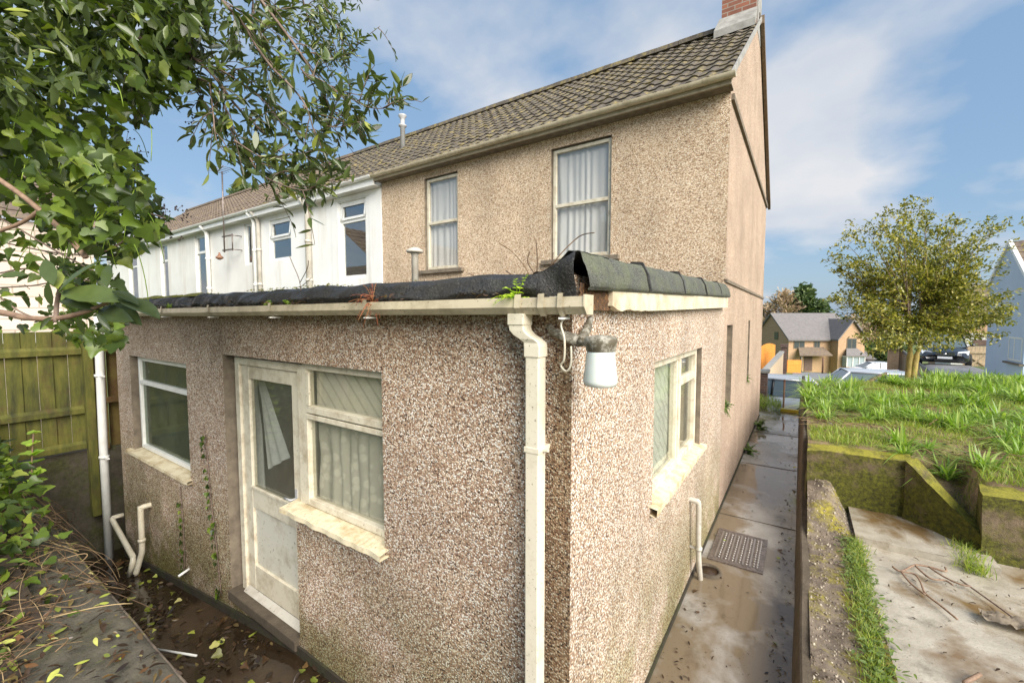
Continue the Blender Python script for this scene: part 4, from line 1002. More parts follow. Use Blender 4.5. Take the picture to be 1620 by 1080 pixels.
mb = MB(); mb.box((FX - .06, 1.475, .75), (FX + .03, 1.60, 2.28), M['post']); mb.build('post', fence, .006)
yb = 1.62
while yb < 3.9:
    mb = MB(); mb.box((FX - .05, yb, .75), (FX - .03, yb + .115, 2.24 + .02 * rng.random()), M['post']); mb.build('board', fence, .003); yb += .118
for z in (2.0, 1.35): 
    mb = MB(); mb.box((FX + .03, 1.475, z), (FX + .07, 1.72, z + .07), M['post']); mb.build('rail', fence, .004)
mb = MB(); mb.grid(lambda u, v: (FX + .0 + .01 * noise.noise(Vector((u * 30, v * 8, 2))), -3.4 + 5.2 * u, -1.0 + 1.78 * v), 60, 20, M['wall_block']); mb.box((FX - .22, -3.4, -1.0), (FX - .02, 5.7, .775), M['wall_block'])
tag(mb.build('block_wall'), 'dark damp block wall under the green timber fence', 'wall')
# beige building behind the ivy
bb = thing('outbuilding', (-12, 0, 0), 'beige block walled building glimpsed through the ivy beyond the green fence', 'building')
mb = MB(); mb.box((-15, -6, -1.5), (-11.6, 2.45, 4.15), M['block']); mb.build('wall', bb)
mb = MB(); tile_roof(-6.1, 2.6, 0, 0, 2.0, 1.4, M['tile_brown'], 8, .3, mb)
mb.v = [(-11.5 - y, x, 4.15 + z) for (x, y, z) in mb.v]; mb.f = [f[::-1] for f in mb.f]; mb.build('roof', bb)
mb = MB(); mb.box((-11.4, -6, 2.02), (-10.2, 2.3, 2.16), M['white_pvc']); mb.box((-11.3, -6, -1), (-10.3, 2.2, 2.02), M['block']); tag(mb.build('boundary_wall'), 'beige wall with white coping just behind the green fence', 'wall')

# ------------------------------------------------------------------ foliage tools
def inpoly(x, y, P):
    c = False; j = len(P) - 1
    for i in range(len(P)):
        if (P[i][1] > y) != (P[j][1] > y) and x < (P[j][0] - P[i][0]) * (y - P[i][1]) / (P[j][1] - P[i][1]) + P[i][0]: c = not c
        j = i
    return c
VIEW = np.array(_f); RIGHT = np.array(_r)
def leaves_in(P, n, d0, d1, smin, smax, droop=.5, facing=.4):
    xs_ = [p[0] for p in P]; ys_ = [p[1] for p in P]; out = []
    while len(out) < n:
        x = rng.uniform(min(xs_), max(xs_)); y = rng.uniform(min(ys_), max(ys_))
        if not inpoly(x, y, P): continue
        d = d0 + (d1 - d0) * rng.random()
        # clumping
        p = at(x, y, d)
        if noise.noise(p * 3.2) < -.18 and rng.random() < .75: continue
        dr = rv() * .6 + np.array([0, 0, -droop]) + RIGHT * .25
        up = rv() * .7 + np.array([0, 0, .75]) - VIEW * facing
        out.append(T(p, dr, up, rng.uniform(smin, smax)))
    return out
# ivy
ivy = thing('ivy', at(60, 300, 2.2), 'large mass of dark green ivy with drooping leaves filling the upper left corner', 'ivy')
P1 = [(-260, -220), (330, -220), (330, 20), (255, 110), (215, 165), (190, 185), (200, 225), (225, 270), (262, 330), (270, 350), (250, 372), (228, 395), (205, 400), (180, 430), (120, 400), (70, 375), (30, 320), (-60, 290), (-260, 300)]
P1b = [(190, 120), (290, 70), (300, 120), (275, 165), (240, 175), (215, 200)]
P2 = [(-120, 300), (50, 350), (130, 400), (200, 430), (196, 470), (190, 540), (170, 552), (120, 545), (60, 515), (-20, 525), (-120, 540)]
P2b = [(80, 400), (195, 440), (190, 540), (150, 550), (100, 530), (90, 470)]
Tl = leaves_in(P1, 7600, 1.5, 2.9, .032, .068) + leaves_in(P1b, 260, 1.6, 2.3, .03, .055) + leaves_in(P2, 200, 1.5, 2.4, .03, .058) + leaves_in(P2b, 230, 1.5, 2.2, .03, .058)
Tl += leaves_in([(15, 180), (190, 230), (215, 330), (150, 400), (60, 340)], 110, 1.3, 1.5, .035, .068)
scatter('leaf_mass', *IVY, Tl, M['ivy'], ivy)
mb = MB()
for q in range(70):      # petioles and trailing stems
    x = rng.uniform(0, 240); y = rng.uniform(60, 400); d = rng.uniform(1.5, 2.3)
    p = at(x, y, d); e = p + Vector((rng.uniform(-.08, .12), rng.uniform(-.05, .05), rng.uniform(-.22, -.06))); c = (p + e) / 2 + Vector((rng.uniform(-.05, .05), 0, .04))
    mb.tube(bez(p, c, e, 6), .0016, 4, M['weed'])
mb.build('leaf_stalks', ivy)
mb = MB()
for (pts, d) in (([(0, 382), (60, 395), (110, 402), (160, 400), (205, 375)], 1.9), ([(0, 432), (50, 425), (120, 440), (190, 452)], 1.8), ([(0, 470), (30, 492), (60, 505)], 1.7), ([(-10, 340), (30, 362), (85, 395), (150, 430)], 1.75), ([(60, 330), (120, 330), (200, 330), (262, 345)], 1.9), ([(0, 455), (50, 452), (100, 447), (160, 470), (175, 520)], 2.0)):
    mb.tube(poly([at(x, y, d) for x, y in pts], 5), .0035, 5, M['bark'])
mb.build('thin_stems', ivy)
for (x, y) in ((205, 178), (225, 182), (200, 222), (222, 240), (215, 265), (255, 330), (280, 332), (290, 345), (295, 340), (270, 372), (285, 378), (262, 335), (305, 182), (240, 300), (305, 192)):
    c = at(x, y, 1.9); mb = MB()
    for q in range(6):
        e = c + Vector((rng.gauss(0, .012), rng.gauss(0, .012), rng.gauss(0, .012))); mb.tube([c, e], .0008, 3, M['bark'])
        mb.lathe(e, [(.001, -.004), (.004, 0), (.001, .004)], 5, M['berry'])
    mb.build('berry_cluster', ivy)
mb = MB()
mb.tube(poly([at(-150, 190, 1.5), at(0, 285, 1.4), at(60, 330, 1.38), at(105, 372, 1.36), at(130, 400, 1.35), at(137, 408, 1.35)], 6), [.009] * 6 + [.008] * 24 + [.005], 8, M['vine'])
mb.tube(poly([at(-120, 400, 1.4), at(0, 365, 1.4), at(38, 350, 1.39), at(64, 331, 1.38)], 6), .006, 8, M['vine'])
mb.build('thick_stem', ivy)
# inner dead trunk mass that carries the ivy
mb = MB(); mb.tube(poly([at(-260, 1000, 3.0), at(-210, 700, 2.9), at(-170, 400, 2.8), at(-100, 150, 2.8), at(-20, -120, 2.8)], 6), [.16] * 10 + [.13] * 10 + [.09] * 5, 12, M['bark']); mb.build('trunk', ivy)

# laurel sprig in front
spr = thing('laurel_branch', at(0, 500, 1.1), 'low branch with a rosette of large glossy leaves in front of the gutter end', 'branch')
mb = MB(); mb.tube(poly([at(-120, 480, 1.1), at(0, 494, 1.05), at(45, 503, 1.03), at(100, 502, 1.02), at(150, 487, 1.0), at(185, 470, .99)], 6), [.0075] * 12 + [.006] * 12 + [.0045] * 7, 8, M['vine'])
mb.tube(poly([at(88, 510, 1.02), at(90, 480, 1.02), at(96, 452, 1.0)], 4), .005, 6, M['bark']); mb.build('stem', spr)
SC = [(330, 800, 520, 590, 1.0), (305, 760, 235, 590, .95), (295, 880, 250, 745, .8), (340, 800, 700, 800, .8), (350, 850, 580, 770, .9), (330, 850, 560, 880, .7), (610, 770, 600, 620, .8), (680, 830, 900, 890, .9), (640, 870, 775, 950, .9), (560, 900, 700, 935, .8), (160, 700, -20, 690, .9), (640, 790, 780, 830, .7), (300, 940, 190, 1010, .6), (320, 960, 400, 1040, .6), (440, 940, 480, 1050, .6), (330, 780, 290, 640, .9), (550, 920, 620, 1010, .6)]
TT = []
for (x0, y0, x1, y1, w) in SC:
    a = at(x0 / 3.6, 240 + y0 / 3.6, 1.0 + rng.uniform(-.03, .03)); b = at(x1 / 3.6, 240 + y1 / 3.6, 1.0 + rng.uniform(-.06, .03)); dd = np.array(b - a); l = np.linalg.norm(dd)
    up = -VIEW * 1.0 + np.array([0, 0, .9]) + rv() * .35; F_ = frame_from(dd, up); S_ = np.diag([l * w * .95, l, l]); TT.append((F_ @ S_, np.array(a)))
scatter('leaves', *LEAF, TT, M['evergreen'], spr)

# overhanging evergreen tree: arching branches with narrow leaves
ev = thing('evergreen_tree', at(0, -100, 2.4), 'overhanging evergreen tree with arching thin branches and narrow glossy leaves against the sky', 'tree')
def c6(L_): return [(240 + x / 3.6, y / 3.6) for x, y in L_]
BR = [(c6([(-260, -420), (-60, -140), (30, 20), (120, 180), (230, 320), (350, 430), (470, 590), (560, 680), (640, 760)]), 1.75, .010),
      (c6([(420, -260), (620, 0), (720, 130), (830, 280), (930, 440), (1000, 580), (1080, 680)]), 1.7, .007),
      (c6([(260, -260), (400, 0), (500, 110), (600, 270), (690, 390), (800, 500), (880, 610), (930, 770)]), 1.6, .007),
      (c6([(-500, -150), (-260, 60), (-100, 190), (0, 270), (100, 340), (200, 430), (350, 480), (420, 620), (470, 780), (560, 900), (700, 960), (850, 1050)]), 1.75, .009),
      (c6([(850, 390), (900, 450), (1000, 500), (1130, 560), (1230, 610), (1330, 615), (1380, 570)]), 1.68, .0035),
      (c6([(860, 600), (960, 700), (1050, 725), (1130, 710), (1210, 690)]), 1.6, .003),
      (c6([(700, 330), (900, 300), (1030, 330), (1130, 300), (1200, 230), (1300, 150)]), 2.3, .004),
      (c6([(60, 60), (230, 260), (380, 350), (600, 500), (780, 640), (900, 660)]), 1.9, .004),
      (c6([(30, -80), (60, 150), (80, 300), (180, 430), (330, 620), (420, 740), (560, 900)]), 1.85, .005),
      (c6([(780, -200), (860, 0), (900, 130), (960, 250), (1060, 320)]), 2.4, .005), (c6([(880, -200), (960, 0), (1040, 120), (1090, 200)]), 2.4, .005),
      (c6([(560, -100), (580, 60), (560, 130), (620, 260), (640, 330)]), 1.8, .004),
      (c6([(470, 800), (640, 900), (780, 880), (930, 900), (1020, 960)]), 1.65, .0035), (c6([(560, 900), (620, 990), (760, 1060), (900, 1080), (960, 990)]), 1.65, .004),
      (c6([(240, 330), (430, 420), (620, 560), (760, 720), (880, 770)]), 1.75, .0035),
      (c6([(330, 470), (350, 640), (370, 800), (430, 880)]), 1.75, .0035)]
TE = []; wood = []
for (pts, d, r) in BR:
    pts = [at(x, y, d + .06 * math.sin(x * .05)) for x, y in pts]; pl = poly(pts, 6); n_ = len(pl)
    mb = MB(); mb.tube(pl, [r * (1 - .72 * i / n_) for i in range(n_)], 6, M['bark']); wood.append(mb)
    fine = d > 2.2
    for i in range(2, n_):
        t = i / n_; dr = (pl[i] - pl[i - 1]).normalized()
        if rng.random() < (.55 if fine else .42):      # side twig with leaves
            l = rng.uniform(.08, .24) * (1.1 - .5 * t); sd = (dr * .8 + Vector(rv()) * .55).normalized()
            e = pl[i] + sd * l + Vector((0, 0, -.12 * l)); b = bez(pl[i], pl[i] + sd * l * .5 + Vector((0, 0, .03)), e, 5); mb.tube(b, [.0022, .002, .0018, .0015, .0012, .001], 4, M['bark'])
            for q in range(1, 6):
                for s_ in range(1 if rng.random() < .5 else 2):
                    ld = np.array(sd) + rv() * .75 + np.array([0, 0, .1]); TE.append(T(b[q], ld, rv() * .6 + np.array([0, 0, 1.]) - VIEW * .5, rng.uniform(.035, .072) * (.7 if fine else 1)))
        if rng.random() < (.9 if fine else .42):
            TE.append(T(pl[i], np.array(dr) + rv() * .8, rv() * .6 + np.array([0, 0, 1.]) - VIEW * .5, rng.uniform(.035, .07) * (.8 if fine else 1)))
def cluster(px, py, d, n, spread, s0, s1):
    for q in range(n):
        x = px + rng.gauss(0, spread); y = py + rng.gauss(0, spread); TE.append(T(at(x, y, d + rng.gauss(0, .1)), rv() + RIGHT * .3, rv() * .7 + np.array([0, 0, .8]) - VIEW * .5, rng.uniform(s0, s1)))
for (x, y, n_, sp_) in ((420, 240, 60, 28), (470, 255, 60, 25), (520, 255, 26, 16), (440, 285, 40, 20), (500, 285, 22, 16), (395, 215, 16, 15), (480, 40, 150, 32), (520, 25, 130, 22), (510, 80, 90, 22), (450, 15, 90, 40), (380, 30, 50, 35), (330, 60, 60, 30), (300, 30, 50, 30), (410, 110, 26, 28), (350, 130, 26, 28), (450, 180, 16, 24), (622, 150, 13, 9), (590, 152, 8, 7)):
    far_ = (x >= 450 and y < 100)
    cluster(x, y, 2.35 if far_ else 1.75, n_, sp_, .032, .055 if far_ else .07)
TE += leaves_in([(-200, -200), (300, -200), (300, 30), (200, 100), (150, 130), (0, 160), (-200, 200)], 2100, 1.4, 1.8, .04, .078, .35, .35)
for w in wood: w.build('branch', ev)
scatter('leaf_mass', *LEAF_N, TE, M['evergreen'], ev)

# ------------------------------------------------------------------ bank vegetation
cov = []
for q in range(5200):
    x = rng.uniform(-7.2, -3.0); y = rng.uniform(-1.6, .62)
    k_ = min(1, max(0.04, (-3.35 - x) / 1.0)) ; 
    if rng.random() > k_ * (1 if y < .5 else .5): continue
    p = Vector((x, y, bh(x, y) + rng.uniform(.02, .30) * k_ ))
    cov.append(T(p, rv() * .8 + np.array([.3, .2, -.1]), rv() * .5 + np.array([0, 0, 1.]), rng.uniform(.05, .10)))
tag(scatter('ground_ivy', *IVY, cov, M['ivy']), kind='stuff'); bpy.context.scene.objects['ground_ivy']['label'] = 'low ivy and weeds covering the bank in front of the green fence'
# young sycamore like saplings
for (px, py, hh, lab) in ((52, 782, .55, 'young sapling with lobed yellow green leaves standing before the green fence'), (6, 800, .40, 'small yellow tipped sapling at the extreme left edge of the picture')):
    b = at(px, py, 3.7); sp_ = thing('sapling', b, lab, 'sapling'); mb = MB(); pl = poly([b + Vector((0, 0, -.3)), b + Vector((.02, 0, hh * .3)), b + Vector((.05, .01, hh * .75)), b + Vector((.07, .02, hh))], 4); mb.tube(pl, .006, 5, M['vine']); mb.build('stem', sp_)
    TT = []
    for k_ in range(7):
        c = b + Vector((.02 + .05 * k_ / 6, .01, hh * (.05 + .95 * k_ / 6)))
        for q in range(5 if k_ < 6 else 3):
            a = rng.uniform(0, 6.28); TT.append(T(c, np.array([math.cos(a), math.sin(a), .12]), rv() * .25 + np.array([0, 0, 1.]) - VIEW * .3, rng.uniform(.08, .13) * (1 - .45 * k_ / 6)))
    scatter('leaves', *IVY, TT, M['weed'], sp_)
# dead stems
mb = MB()
for q in range(1150):
    x = rng.uniform(-5.4, -1.7); y = rng.uniform(-.8, .68)
    if x > -3.1 and rng.random() < .7 + .2 * (x + 3): continue
    if y > .32 and x > -3.5 and rng.random() < .72: continue
    l = rng.uniform(.10, .62) ; a = rng.gauss(.5, 1.1); e = Vector((x + l * math.cos(a), y + l * math.sin(a) * .7, 0))
    c = Vector(((x + e.x) / 2 + rng.gauss(0, .09), (y + e.y) / 2 + rng.gauss(0, .09), 0))
    z0 = .785 + rng.uniform(0, .03); e.z = z0 + rng.uniform(-.01, .04); c.z = z0 + rng.uniform(.0, .09)
    if e.y > .74: e.z -= (e.y - .74) * 1.5
    mb.tube(bez((x, y, max(z0, bh(x, y) + .01)), c, e, 7), rng.uniform(.0009, .0028), 4, M['straw'])
tag(mb.build('dead_stems'), 'tangle of dead brown stems lying over the bank and wall top', kind='stuff')
def litter(name, n, fn, mat, smin, smax, label, tpl=LEAF, flat=.35):
    TT = []
    while len(TT) < n:
        p = fn()
        if p is None: continue
        a = rng.uniform(0, 6.28); TT.append(T(p, np.array([math.cos(a), math.sin(a), rng.gauss(0, .12)]), rv() * flat + np.array([0, 0, 1.]), rng.uniform(smin, smax)))
    return tag(scatter(name, *tpl, TT, mat), label, kind='stuff')
def banklit():
    x = rng.uniform(-5, -1.8); y = rng.uniform(-.5, .70)
    if (x > -3.2 or y > .35) and rng.random() < .8: return None
    return Vector((x, y, max(.785, bh(x, y) + .01 if y < .3 else 0) + rng.uniform(.0, .04)))
litter('fallen_leaves', 1100, banklit, M['litter'], .025, .075, 'fallen green and brown leaves among the dead stems')
def yardlit():
    x = rng.uniform(-7, -1.4); y = rng.uniform(.76, 1.57)
    if rng.random() > .35 + .65 * (noise.noise(Vector((x * 2.2, y * 2.2, 4))) > -.05): return None
    return Vector((x, y, gz(x) + .012 + rng.uniform(0, .02)))
litter('yard_litter', 900, yardlit, M['dark_litter'], .03, .075, 'dark wet leaf litter on the yard floor')
litter('bank_leaf_mould', 3200, banklit, M['dark_litter'], .02, .06, 'dark leaf mould on the left bank')
litter('green_yard_leaves', 130, yardlit, M['litter'], .035, .075, 'fallen yellow green leaves on the yard floor', IVY)
def yarddirt():
    x = rng.uniform(-6, -2.4); return Vector((x, rng.uniform(1.3, 1.56), gz(x) + .01 + rng.uniform(0, .03)))
def pathlit():
    y = 2.4 + 10 * rng.random() ** 1.7; x = rng.choice([rng.uniform(-.75, -.55), rng.uniform(-.75, .0), rng.uniform(-.12, .02), rng.uniform(-.12, .02)]); return Vector((x, y, .012 + rng.uniform(0, .008)))
litter('path_litter', 480, pathlit, M['dark_litter'], .008, .038, 'bits of wet leaf litter along the path edges')
litter('green_path_leaves', 26, pathlit, M['litter'], .03, .055, 'a few yellow green leaves fallen on the path', IVY)
def slablit():
    x = rng.uniform(.55, 2.6); y = rng.uniform(2.6, 5.4); return Vector((x, y, .312 + rng.uniform(0, .006)))
def gutlit():
    x = rng.uniform(-6.8, -1.05); 
    if noise.noise(Vector((x * 2.3, 0, 6))) < -.05 and rng.random() < .8: return None
    return Vector((x, rng.uniform(1.50, 1.60), rng.uniform(2.52, 2.565)))
litter('gutter_debris', 900, gutlit, M['dark_litter'], .012, .04, 'dark rotted leaf debris filling the front gutter', LEAF, .9)
def roofmoss():
    x = rng.uniform(-6.8, -1.3); return Vector((x, rng.uniform(1.56, 1.8), 2.637 + rng.uniform(0, .012))) if noise.noise(Vector((x * 1.7, 3, 6))) > .0 else None
litter('roof_moss', 900, roofmoss, M['fern_moss'], .008, .022, 'small cushions of yellow green moss along the felt roof edge', LEAF, 1.2)
litter('slab_litter', 300, slablit, M['dark_litter'], .012, .04, 'small twigs and leaf bits on the wet slab')

# ------------------------------------------------------------------ little plants on the building
def sprig(name, base, label, cat, mat, n, l, s, updir=(0, 0, 1), spread=.6, tpl=LEAF):
    t = thing(name, base, label, cat); mb = MB(); TT = []
    for q in range(n):
        d = (Vector(updir) + Vector(rv()) * spread).normalized(); e = Vector(base) + d * l * rng.uniform(.5, 1.1) - Vector((0, 0, .15 * l)); c = Vector(base) + d * l * .5 + Vector((0, 0, .2 * l)); b = bez(base, c, e, 7)
        mb.tube(b, .0012, 3, mat)
        for k_ in range(1, 8):
            for sg in (-1, 1):
                sd = d.cross(Vector((0, 0, 1))); sd = sd.normalized() if sd.length > .1 else Vector((1, 0, 0))
                TT.append(T(b[k_], np.array(sd * sg + d * .5), np.array([0, 0, 1.]) + rv() * .4 - VIEW * .4, s * (1.15 - k_ / 9)))
    mb.build('stems', t); scatter('leaves', *tpl, TT, mat, t); return t
sprig('fern', (-.985, 1.50, 2.525), 'bright lime green fern growing in the gutter above the front downpipe', 'fern', M['fern'], 10, .12, .022, (-.3, -.2, .5), .6)
sprig('stonecrop', (-1.93, 1.51, 2.53), 'dried reddish plant trailing over the middle of the front gutter', 'plant', M['red'], 26, .14, .016, (0, -.5, .15), .75, LEAF_N)
for (px, lab) in ((425, 'small green weed in the gutter above the back door'), (455, 'small green weed in the gutter right of the door head'), (268, 'tiny green weed in the gutter above the fence side window')):
    b = onY(px, 474, 1.52); b.z = 2.525; sprig('gutter_weed', b, lab, 'weed', M['weed'], 8, .05, .02, (0, -.1, .6), .9)
sprig('window_weed', (HX - .03, 6.15, 1.26), 'small green weed sprouting from the nearer slit window of the side wall', 'weed', M['bush'], 14, .16, .035, (.6, 0, .1), .6, IVY)
sprig('window_weed', (HX - .03, 8.8, 1.30), 'small green weed sprouting from the farther slit window of the side wall', 'weed', M['bush'], 9, .14, .035, (.6, 0, .1), .6, IVY)
sprig('wall_weed', (HX + .07, 8.6, .02), 'low green weed at the foot of the side wall halfway down the path', 'weed', M['bush'], 16, .20, .045, (.4, 0, .5), .7, IVY)
sprig('wall_weed', (HX + .10, 10.6, .02), 'trailing green weed at the foot of the side wall near the path end', 'weed', M['bush'], 26, .30, .05, (.6, 0, .3), .8, IVY)
tw = thing('dead_twigs', (-.98, 1.6, 2.6), 'bare pale twigs sprouting from the torn roof corner beside the fern', 'twigs')
mb = MB()
for pts in ([(845, 468), (835, 430), (812, 400), (790, 385)], [(845, 468), (850, 420), (848, 380)], [(845, 468), (862, 440), (880, 410), (915, 375), (940, 368)], [(840, 465), (815, 440), (800, 428)], [(845, 470), (800, 458), (740, 432)], [(880, 425), (905, 430), (932, 452)], [(845, 466), (870, 425), (875, 400)], [(850, 440), (835, 415), (838, 398)]):
    mb.tube(poly([onY(x, y, 1.62 + .1 * rng.random()) for x, y in pts], 5), .0024, 4, M['straw'])
mb.build('stems', tw)
tw = thing('dry_stalk', (-2.9, 1.6, 2.6), 'thin dry branching stalk standing on the felt roof edge', 'stalk')
mb = MB()
for pts in ([(477, 478), (474, 445), (462, 415), (458, 405)], [(474, 448), (486, 425), (488, 412)], [(475, 455), (492, 440)]):
    mb.tube(poly([onY(x, y, 1.58) for x, y in pts], 5), .0022, 4, M['straw'])
mb.build('stems', tw)
# climbing strands on the wall
for (pts, n_, lab) in (([(322, 668), (328, 720), (334, 790), (342, 860), (350, 940)], 26, 'thin strand of ivy climbing the wall just left of the back door'), ([(285, 770), (290, 830), (292, 900)], 14, 'faint short strand of ivy climbing under the left window')):
    t = thing('climbing_ivy', onY(*pts[-1], AY), lab, 'ivy'); pl = poly([onY(x, y, AY - .012) for x, y in pts], 6); mb = MB(); mb.tube(pl, .004, 5, M['bark']); mb.build('stem', t); TT = []
    for q in range(n_ * 2):
        p = pl[rng.randrange(3, len(pl))]; TT.append(T(p + Vector((rng.gauss(0, .02), -.02, 0)), np.array([rng.gauss(0, .6), -.3, -.6]), np.array([0, -1., .5]) + rv() * .3, rng.uniform(.03, .055)))
    scatter('leaves', *IVY, TT, M['ivy'], t)

# ------------------------------------------------------------------ path fittings and odds and ends
dc = thing('drain_cover', (-.46, 4.93, .012), 'rectangular studded cast iron drain cover set in the wet path', 'drain cover')
mb = MB(); mb.box((-.675, 4.60, .006), (-.245, 5.28, .016), M['iron'])
for i in range(7):
    x = -.645 + i * .062
    mb.box((x - .007, 4.63, .0155), (x + .007, 5.25, .023), M['studs'])
    for j in range(12): mb.lathe((x + .031 if i < 6 else x, 4.66 + j * .05, .0155), [(.013, 0), (.011, .009), (.004, .011)], 8, M['studs'])
mb.build('cover', dc)
mb = MB()
for b in (((-.70, 4.57, .004), (-.676, 5.31, .018)), ((-.244, 4.57, .004), (-.22, 5.31, .018)), ((-.676, 4.57, .004), (-.244, 4.598, .018)), ((-.676, 5.282, .004), (-.244, 5.31, .018))): mb.box(b[0], b[1], M['iron'])
mb.build('frame', dc)
gd = thing('gully_drain', (-.66, 4.35, 0), 'round open gully drain under the waste pipe on the side wall', 'drain')
mb = MB(); v = []; sg = 28
for (r_, z_) in ((.12, .004), (.11, .028), (.088, .028), (.085, .012)):
    v += [(-.655 + r_ * math.cos(6.283 * k / sg), 4.34 + r_ * math.sin(6.283 * k / sg), z_) for k in range(sg)]
mb.add(v, [(i * sg + k, i * sg + (k + 1) % sg, (i + 1) * sg + (k + 1) % sg, (i + 1) * sg + k) for i in range(3) for k in range(sg)], M['kerb'], True); mb.build('rim', gd)
mb = MB(); mb.lathe((-.655, 4.34, .010), [(.086, 0), (.086, .003)], 28, M['dark_litter']); mb.build('water', gd)
# sticks on the slab
def stick(name, pts, r, label, cat='stick', mat='bark', z=.31):
    P_ = [Vector((p[0], p[1], z + (p[2] if len(p) > 2 else .01))) for p in pts]; mb = MB(); pl = poly(P_, 5); n_ = len(pl); mb.tube(pl, [r * (1 - .5 * i / n_) for i in range(n_)], 6, M[mat]); return mb
def g3(px, py, z=.32): 
    d = at(px, py, 1) - Vector((0, 0, EYE)); return Vector((0, 0, EYE)) + d * ((z - EYE) / d.z)
def gpts(L_): return [(240 * 0 + 1240 + x / 4.153, 820 + y / 4.153) for x, y in L_]
t = thing('fallen_branch', g3(1450, 920), 'forked bare branch lying on the wet slab', 'branch')
mb = MB()
A_1 = poly([g3(x, y, .33) for x, y in gpts([(715, 315), (770, 345), (860, 305), (950, 315), (1060, 345), (1060, 320)])], 5)
mb.tube(A_1, .008, 6, M['vine'])
for st_, L_ in ((A_1[5], [(860, 365), (900, 420), (930, 490), (1030, 570), (1140, 660)]), (A_1[5], [(830, 420), (930, 500)]), (A_1[10], [(960, 390), (1060, 405), (1110, 435)]), (A_1[15], [(1060, 385), (1160, 430), (1230, 445)])):
    mb.tube(poly([st_] + [g3(x, y, .33) for x, y in gpts(L_)], 5), .007, 6, M['vine'])
mb.build('wood', t)
mb = MB(); mb.tube(poly([g3(x, y, .325) for x, y in gpts([(1160, 400), (1300, 500), (1440, 600), (1570, 700)])], 5), .006, 6, M['bark']); tag(mb.build('stick'), 'long thin stick lying across the brown puddle on the slab', 'stick')
mb = MB(); mb.tube([g3(x, y, .33) for x, y in gpts([(1185, 1078), (1290, 1020)])], .012, 6, M['vine']); tag(mb.build('stick'), 'short thick stick at the bottom edge of the wet slab', 'stick')
mb = MB()
rb = g3(1585, 985, .32)
mb.grid(lambda u, v: rb + Vector((-.10 + .30 * u, -.06 + .13 * v, .03 + .035 * noise.noise(Vector((u * 5, v * 5, 1))) + .02 * noise.noise(Vector((u * 13, v * 13, 1))))) , 22, 14, M['reveal']); tag(mb.build('wet_rag'), 'crumpled grey wet rag lying in the brown puddle', 'rag')
mb = MB(); mb.tube([Vector((-4.05, 1.08, gz(-4.05) + .03)), Vector((-3.62, 1.2, gz(-3.6) + .03))], .008, 6, M['white_pvc']); tag(mb.build('plastic_rod'), 'thin white plastic rod lying in the leaf litter of the yard', 'rod')
mb = MB(); mb.tube(poly([Vector((-4.3, 1.1, gz(-4.3) + .03)), Vector((-3.9, 1.04, gz(-4) + .05)), Vector((-3.5, 1.06, gz(-3.5) + .03))], 4), .014, 6, M['bark']); tag(mb.build('stick'), 'dark wet stick lying beside the white rod in the yard', 'stick')
mb = MB(); cp_ = at(300, 800, 3)
rb2 = Vector((-5.5, 1.0, gz(-5.5) + .03))
mb.grid(lambda u, v: rb2 + Vector((-.2 + .34 * u, -.1 + .2 * v, .04 * noise.noise(Vector((u * 4, v * 4, 1))) + .02)), 16, 10, M['grey_pvc']); tag(mb.build('plastic_sheet'), 'scrap of grey plastic sheet lying in the yard below the white downpipe', 'plastic scrap')

# stones on the gravel strip
STN = ([(0, 0, -.5), (.5, 0, 0), (0, .5, 0), (-.5, 0, 0), (0, -.5, 0), (0, 0, .35)], [(0, 2, 1), (0, 3, 2), (0, 4, 3), (0, 1, 4), (5, 1, 2), (5, 2, 3), (5, 3, 4), (5, 4, 1)])
TT = []
for q in range(2600):
    u, v = rng.random(), rng.uniform(.3, 1); p = gstrip(u, v); TT.append(T(p, rv() * .3 + np.array([1, 0, 0]), np.array([0, 0, 1.]) + rv() * .3, rng.uniform(.006, .022)))
tag(scatter('gravel', *STN, TT, M['gravel_stone']), 'small stones lying on the mossy gravel strip', kind='stuff')
# grass line beside the slab
TT = []
for q in range(4200):
    y = rng.uniform(2.3, 5.15); w_ = .035 + .03 * noise.noise(Vector((y * 3, 0, 0))); x = .47 + .03 * math.sin(y * 1.4) + rng.gauss(0, max(.012, w_))
    TT.append(T((x, y, .30), np.array([rng.gauss(.15, .45), rng.gauss(0, .45), 1.]), rv(), rng.uniform(.03, .09)))
for q in range(500):
    y = rng.uniform(5.0, 5.5) ; x = 1.28 + rng.gauss(0, .05); TT.append(T((x, y, .30), np.array([rng.gauss(0, .3), rng.gauss(0, .3), 1.]), rv(), rng.uniform(.05, .16)))
tag(scatter('grass_edging', *BLADE, TT, M['grass']), 'line of bright grass growing between the gravel strip and the slab', kind='stuff')
TT = []
for q in range(1500):
    y = rng.uniform(2.3, 5.1); x = .47 + rng.gauss(0, .05); a = rng.uniform(0, 6.28)
    TT.append(T((x, y, .315 + rng.uniform(0, .03)), np.array([math.cos(a), math.sin(a), .3]), rv() * .3 + np.array([0, 0, 1.]), rng.uniform(.02, .05)))
tag(scatter('low_weeds', *LEAF, TT, M['bush']), 'small leafy weeds among the grass edging', kind='stuff')

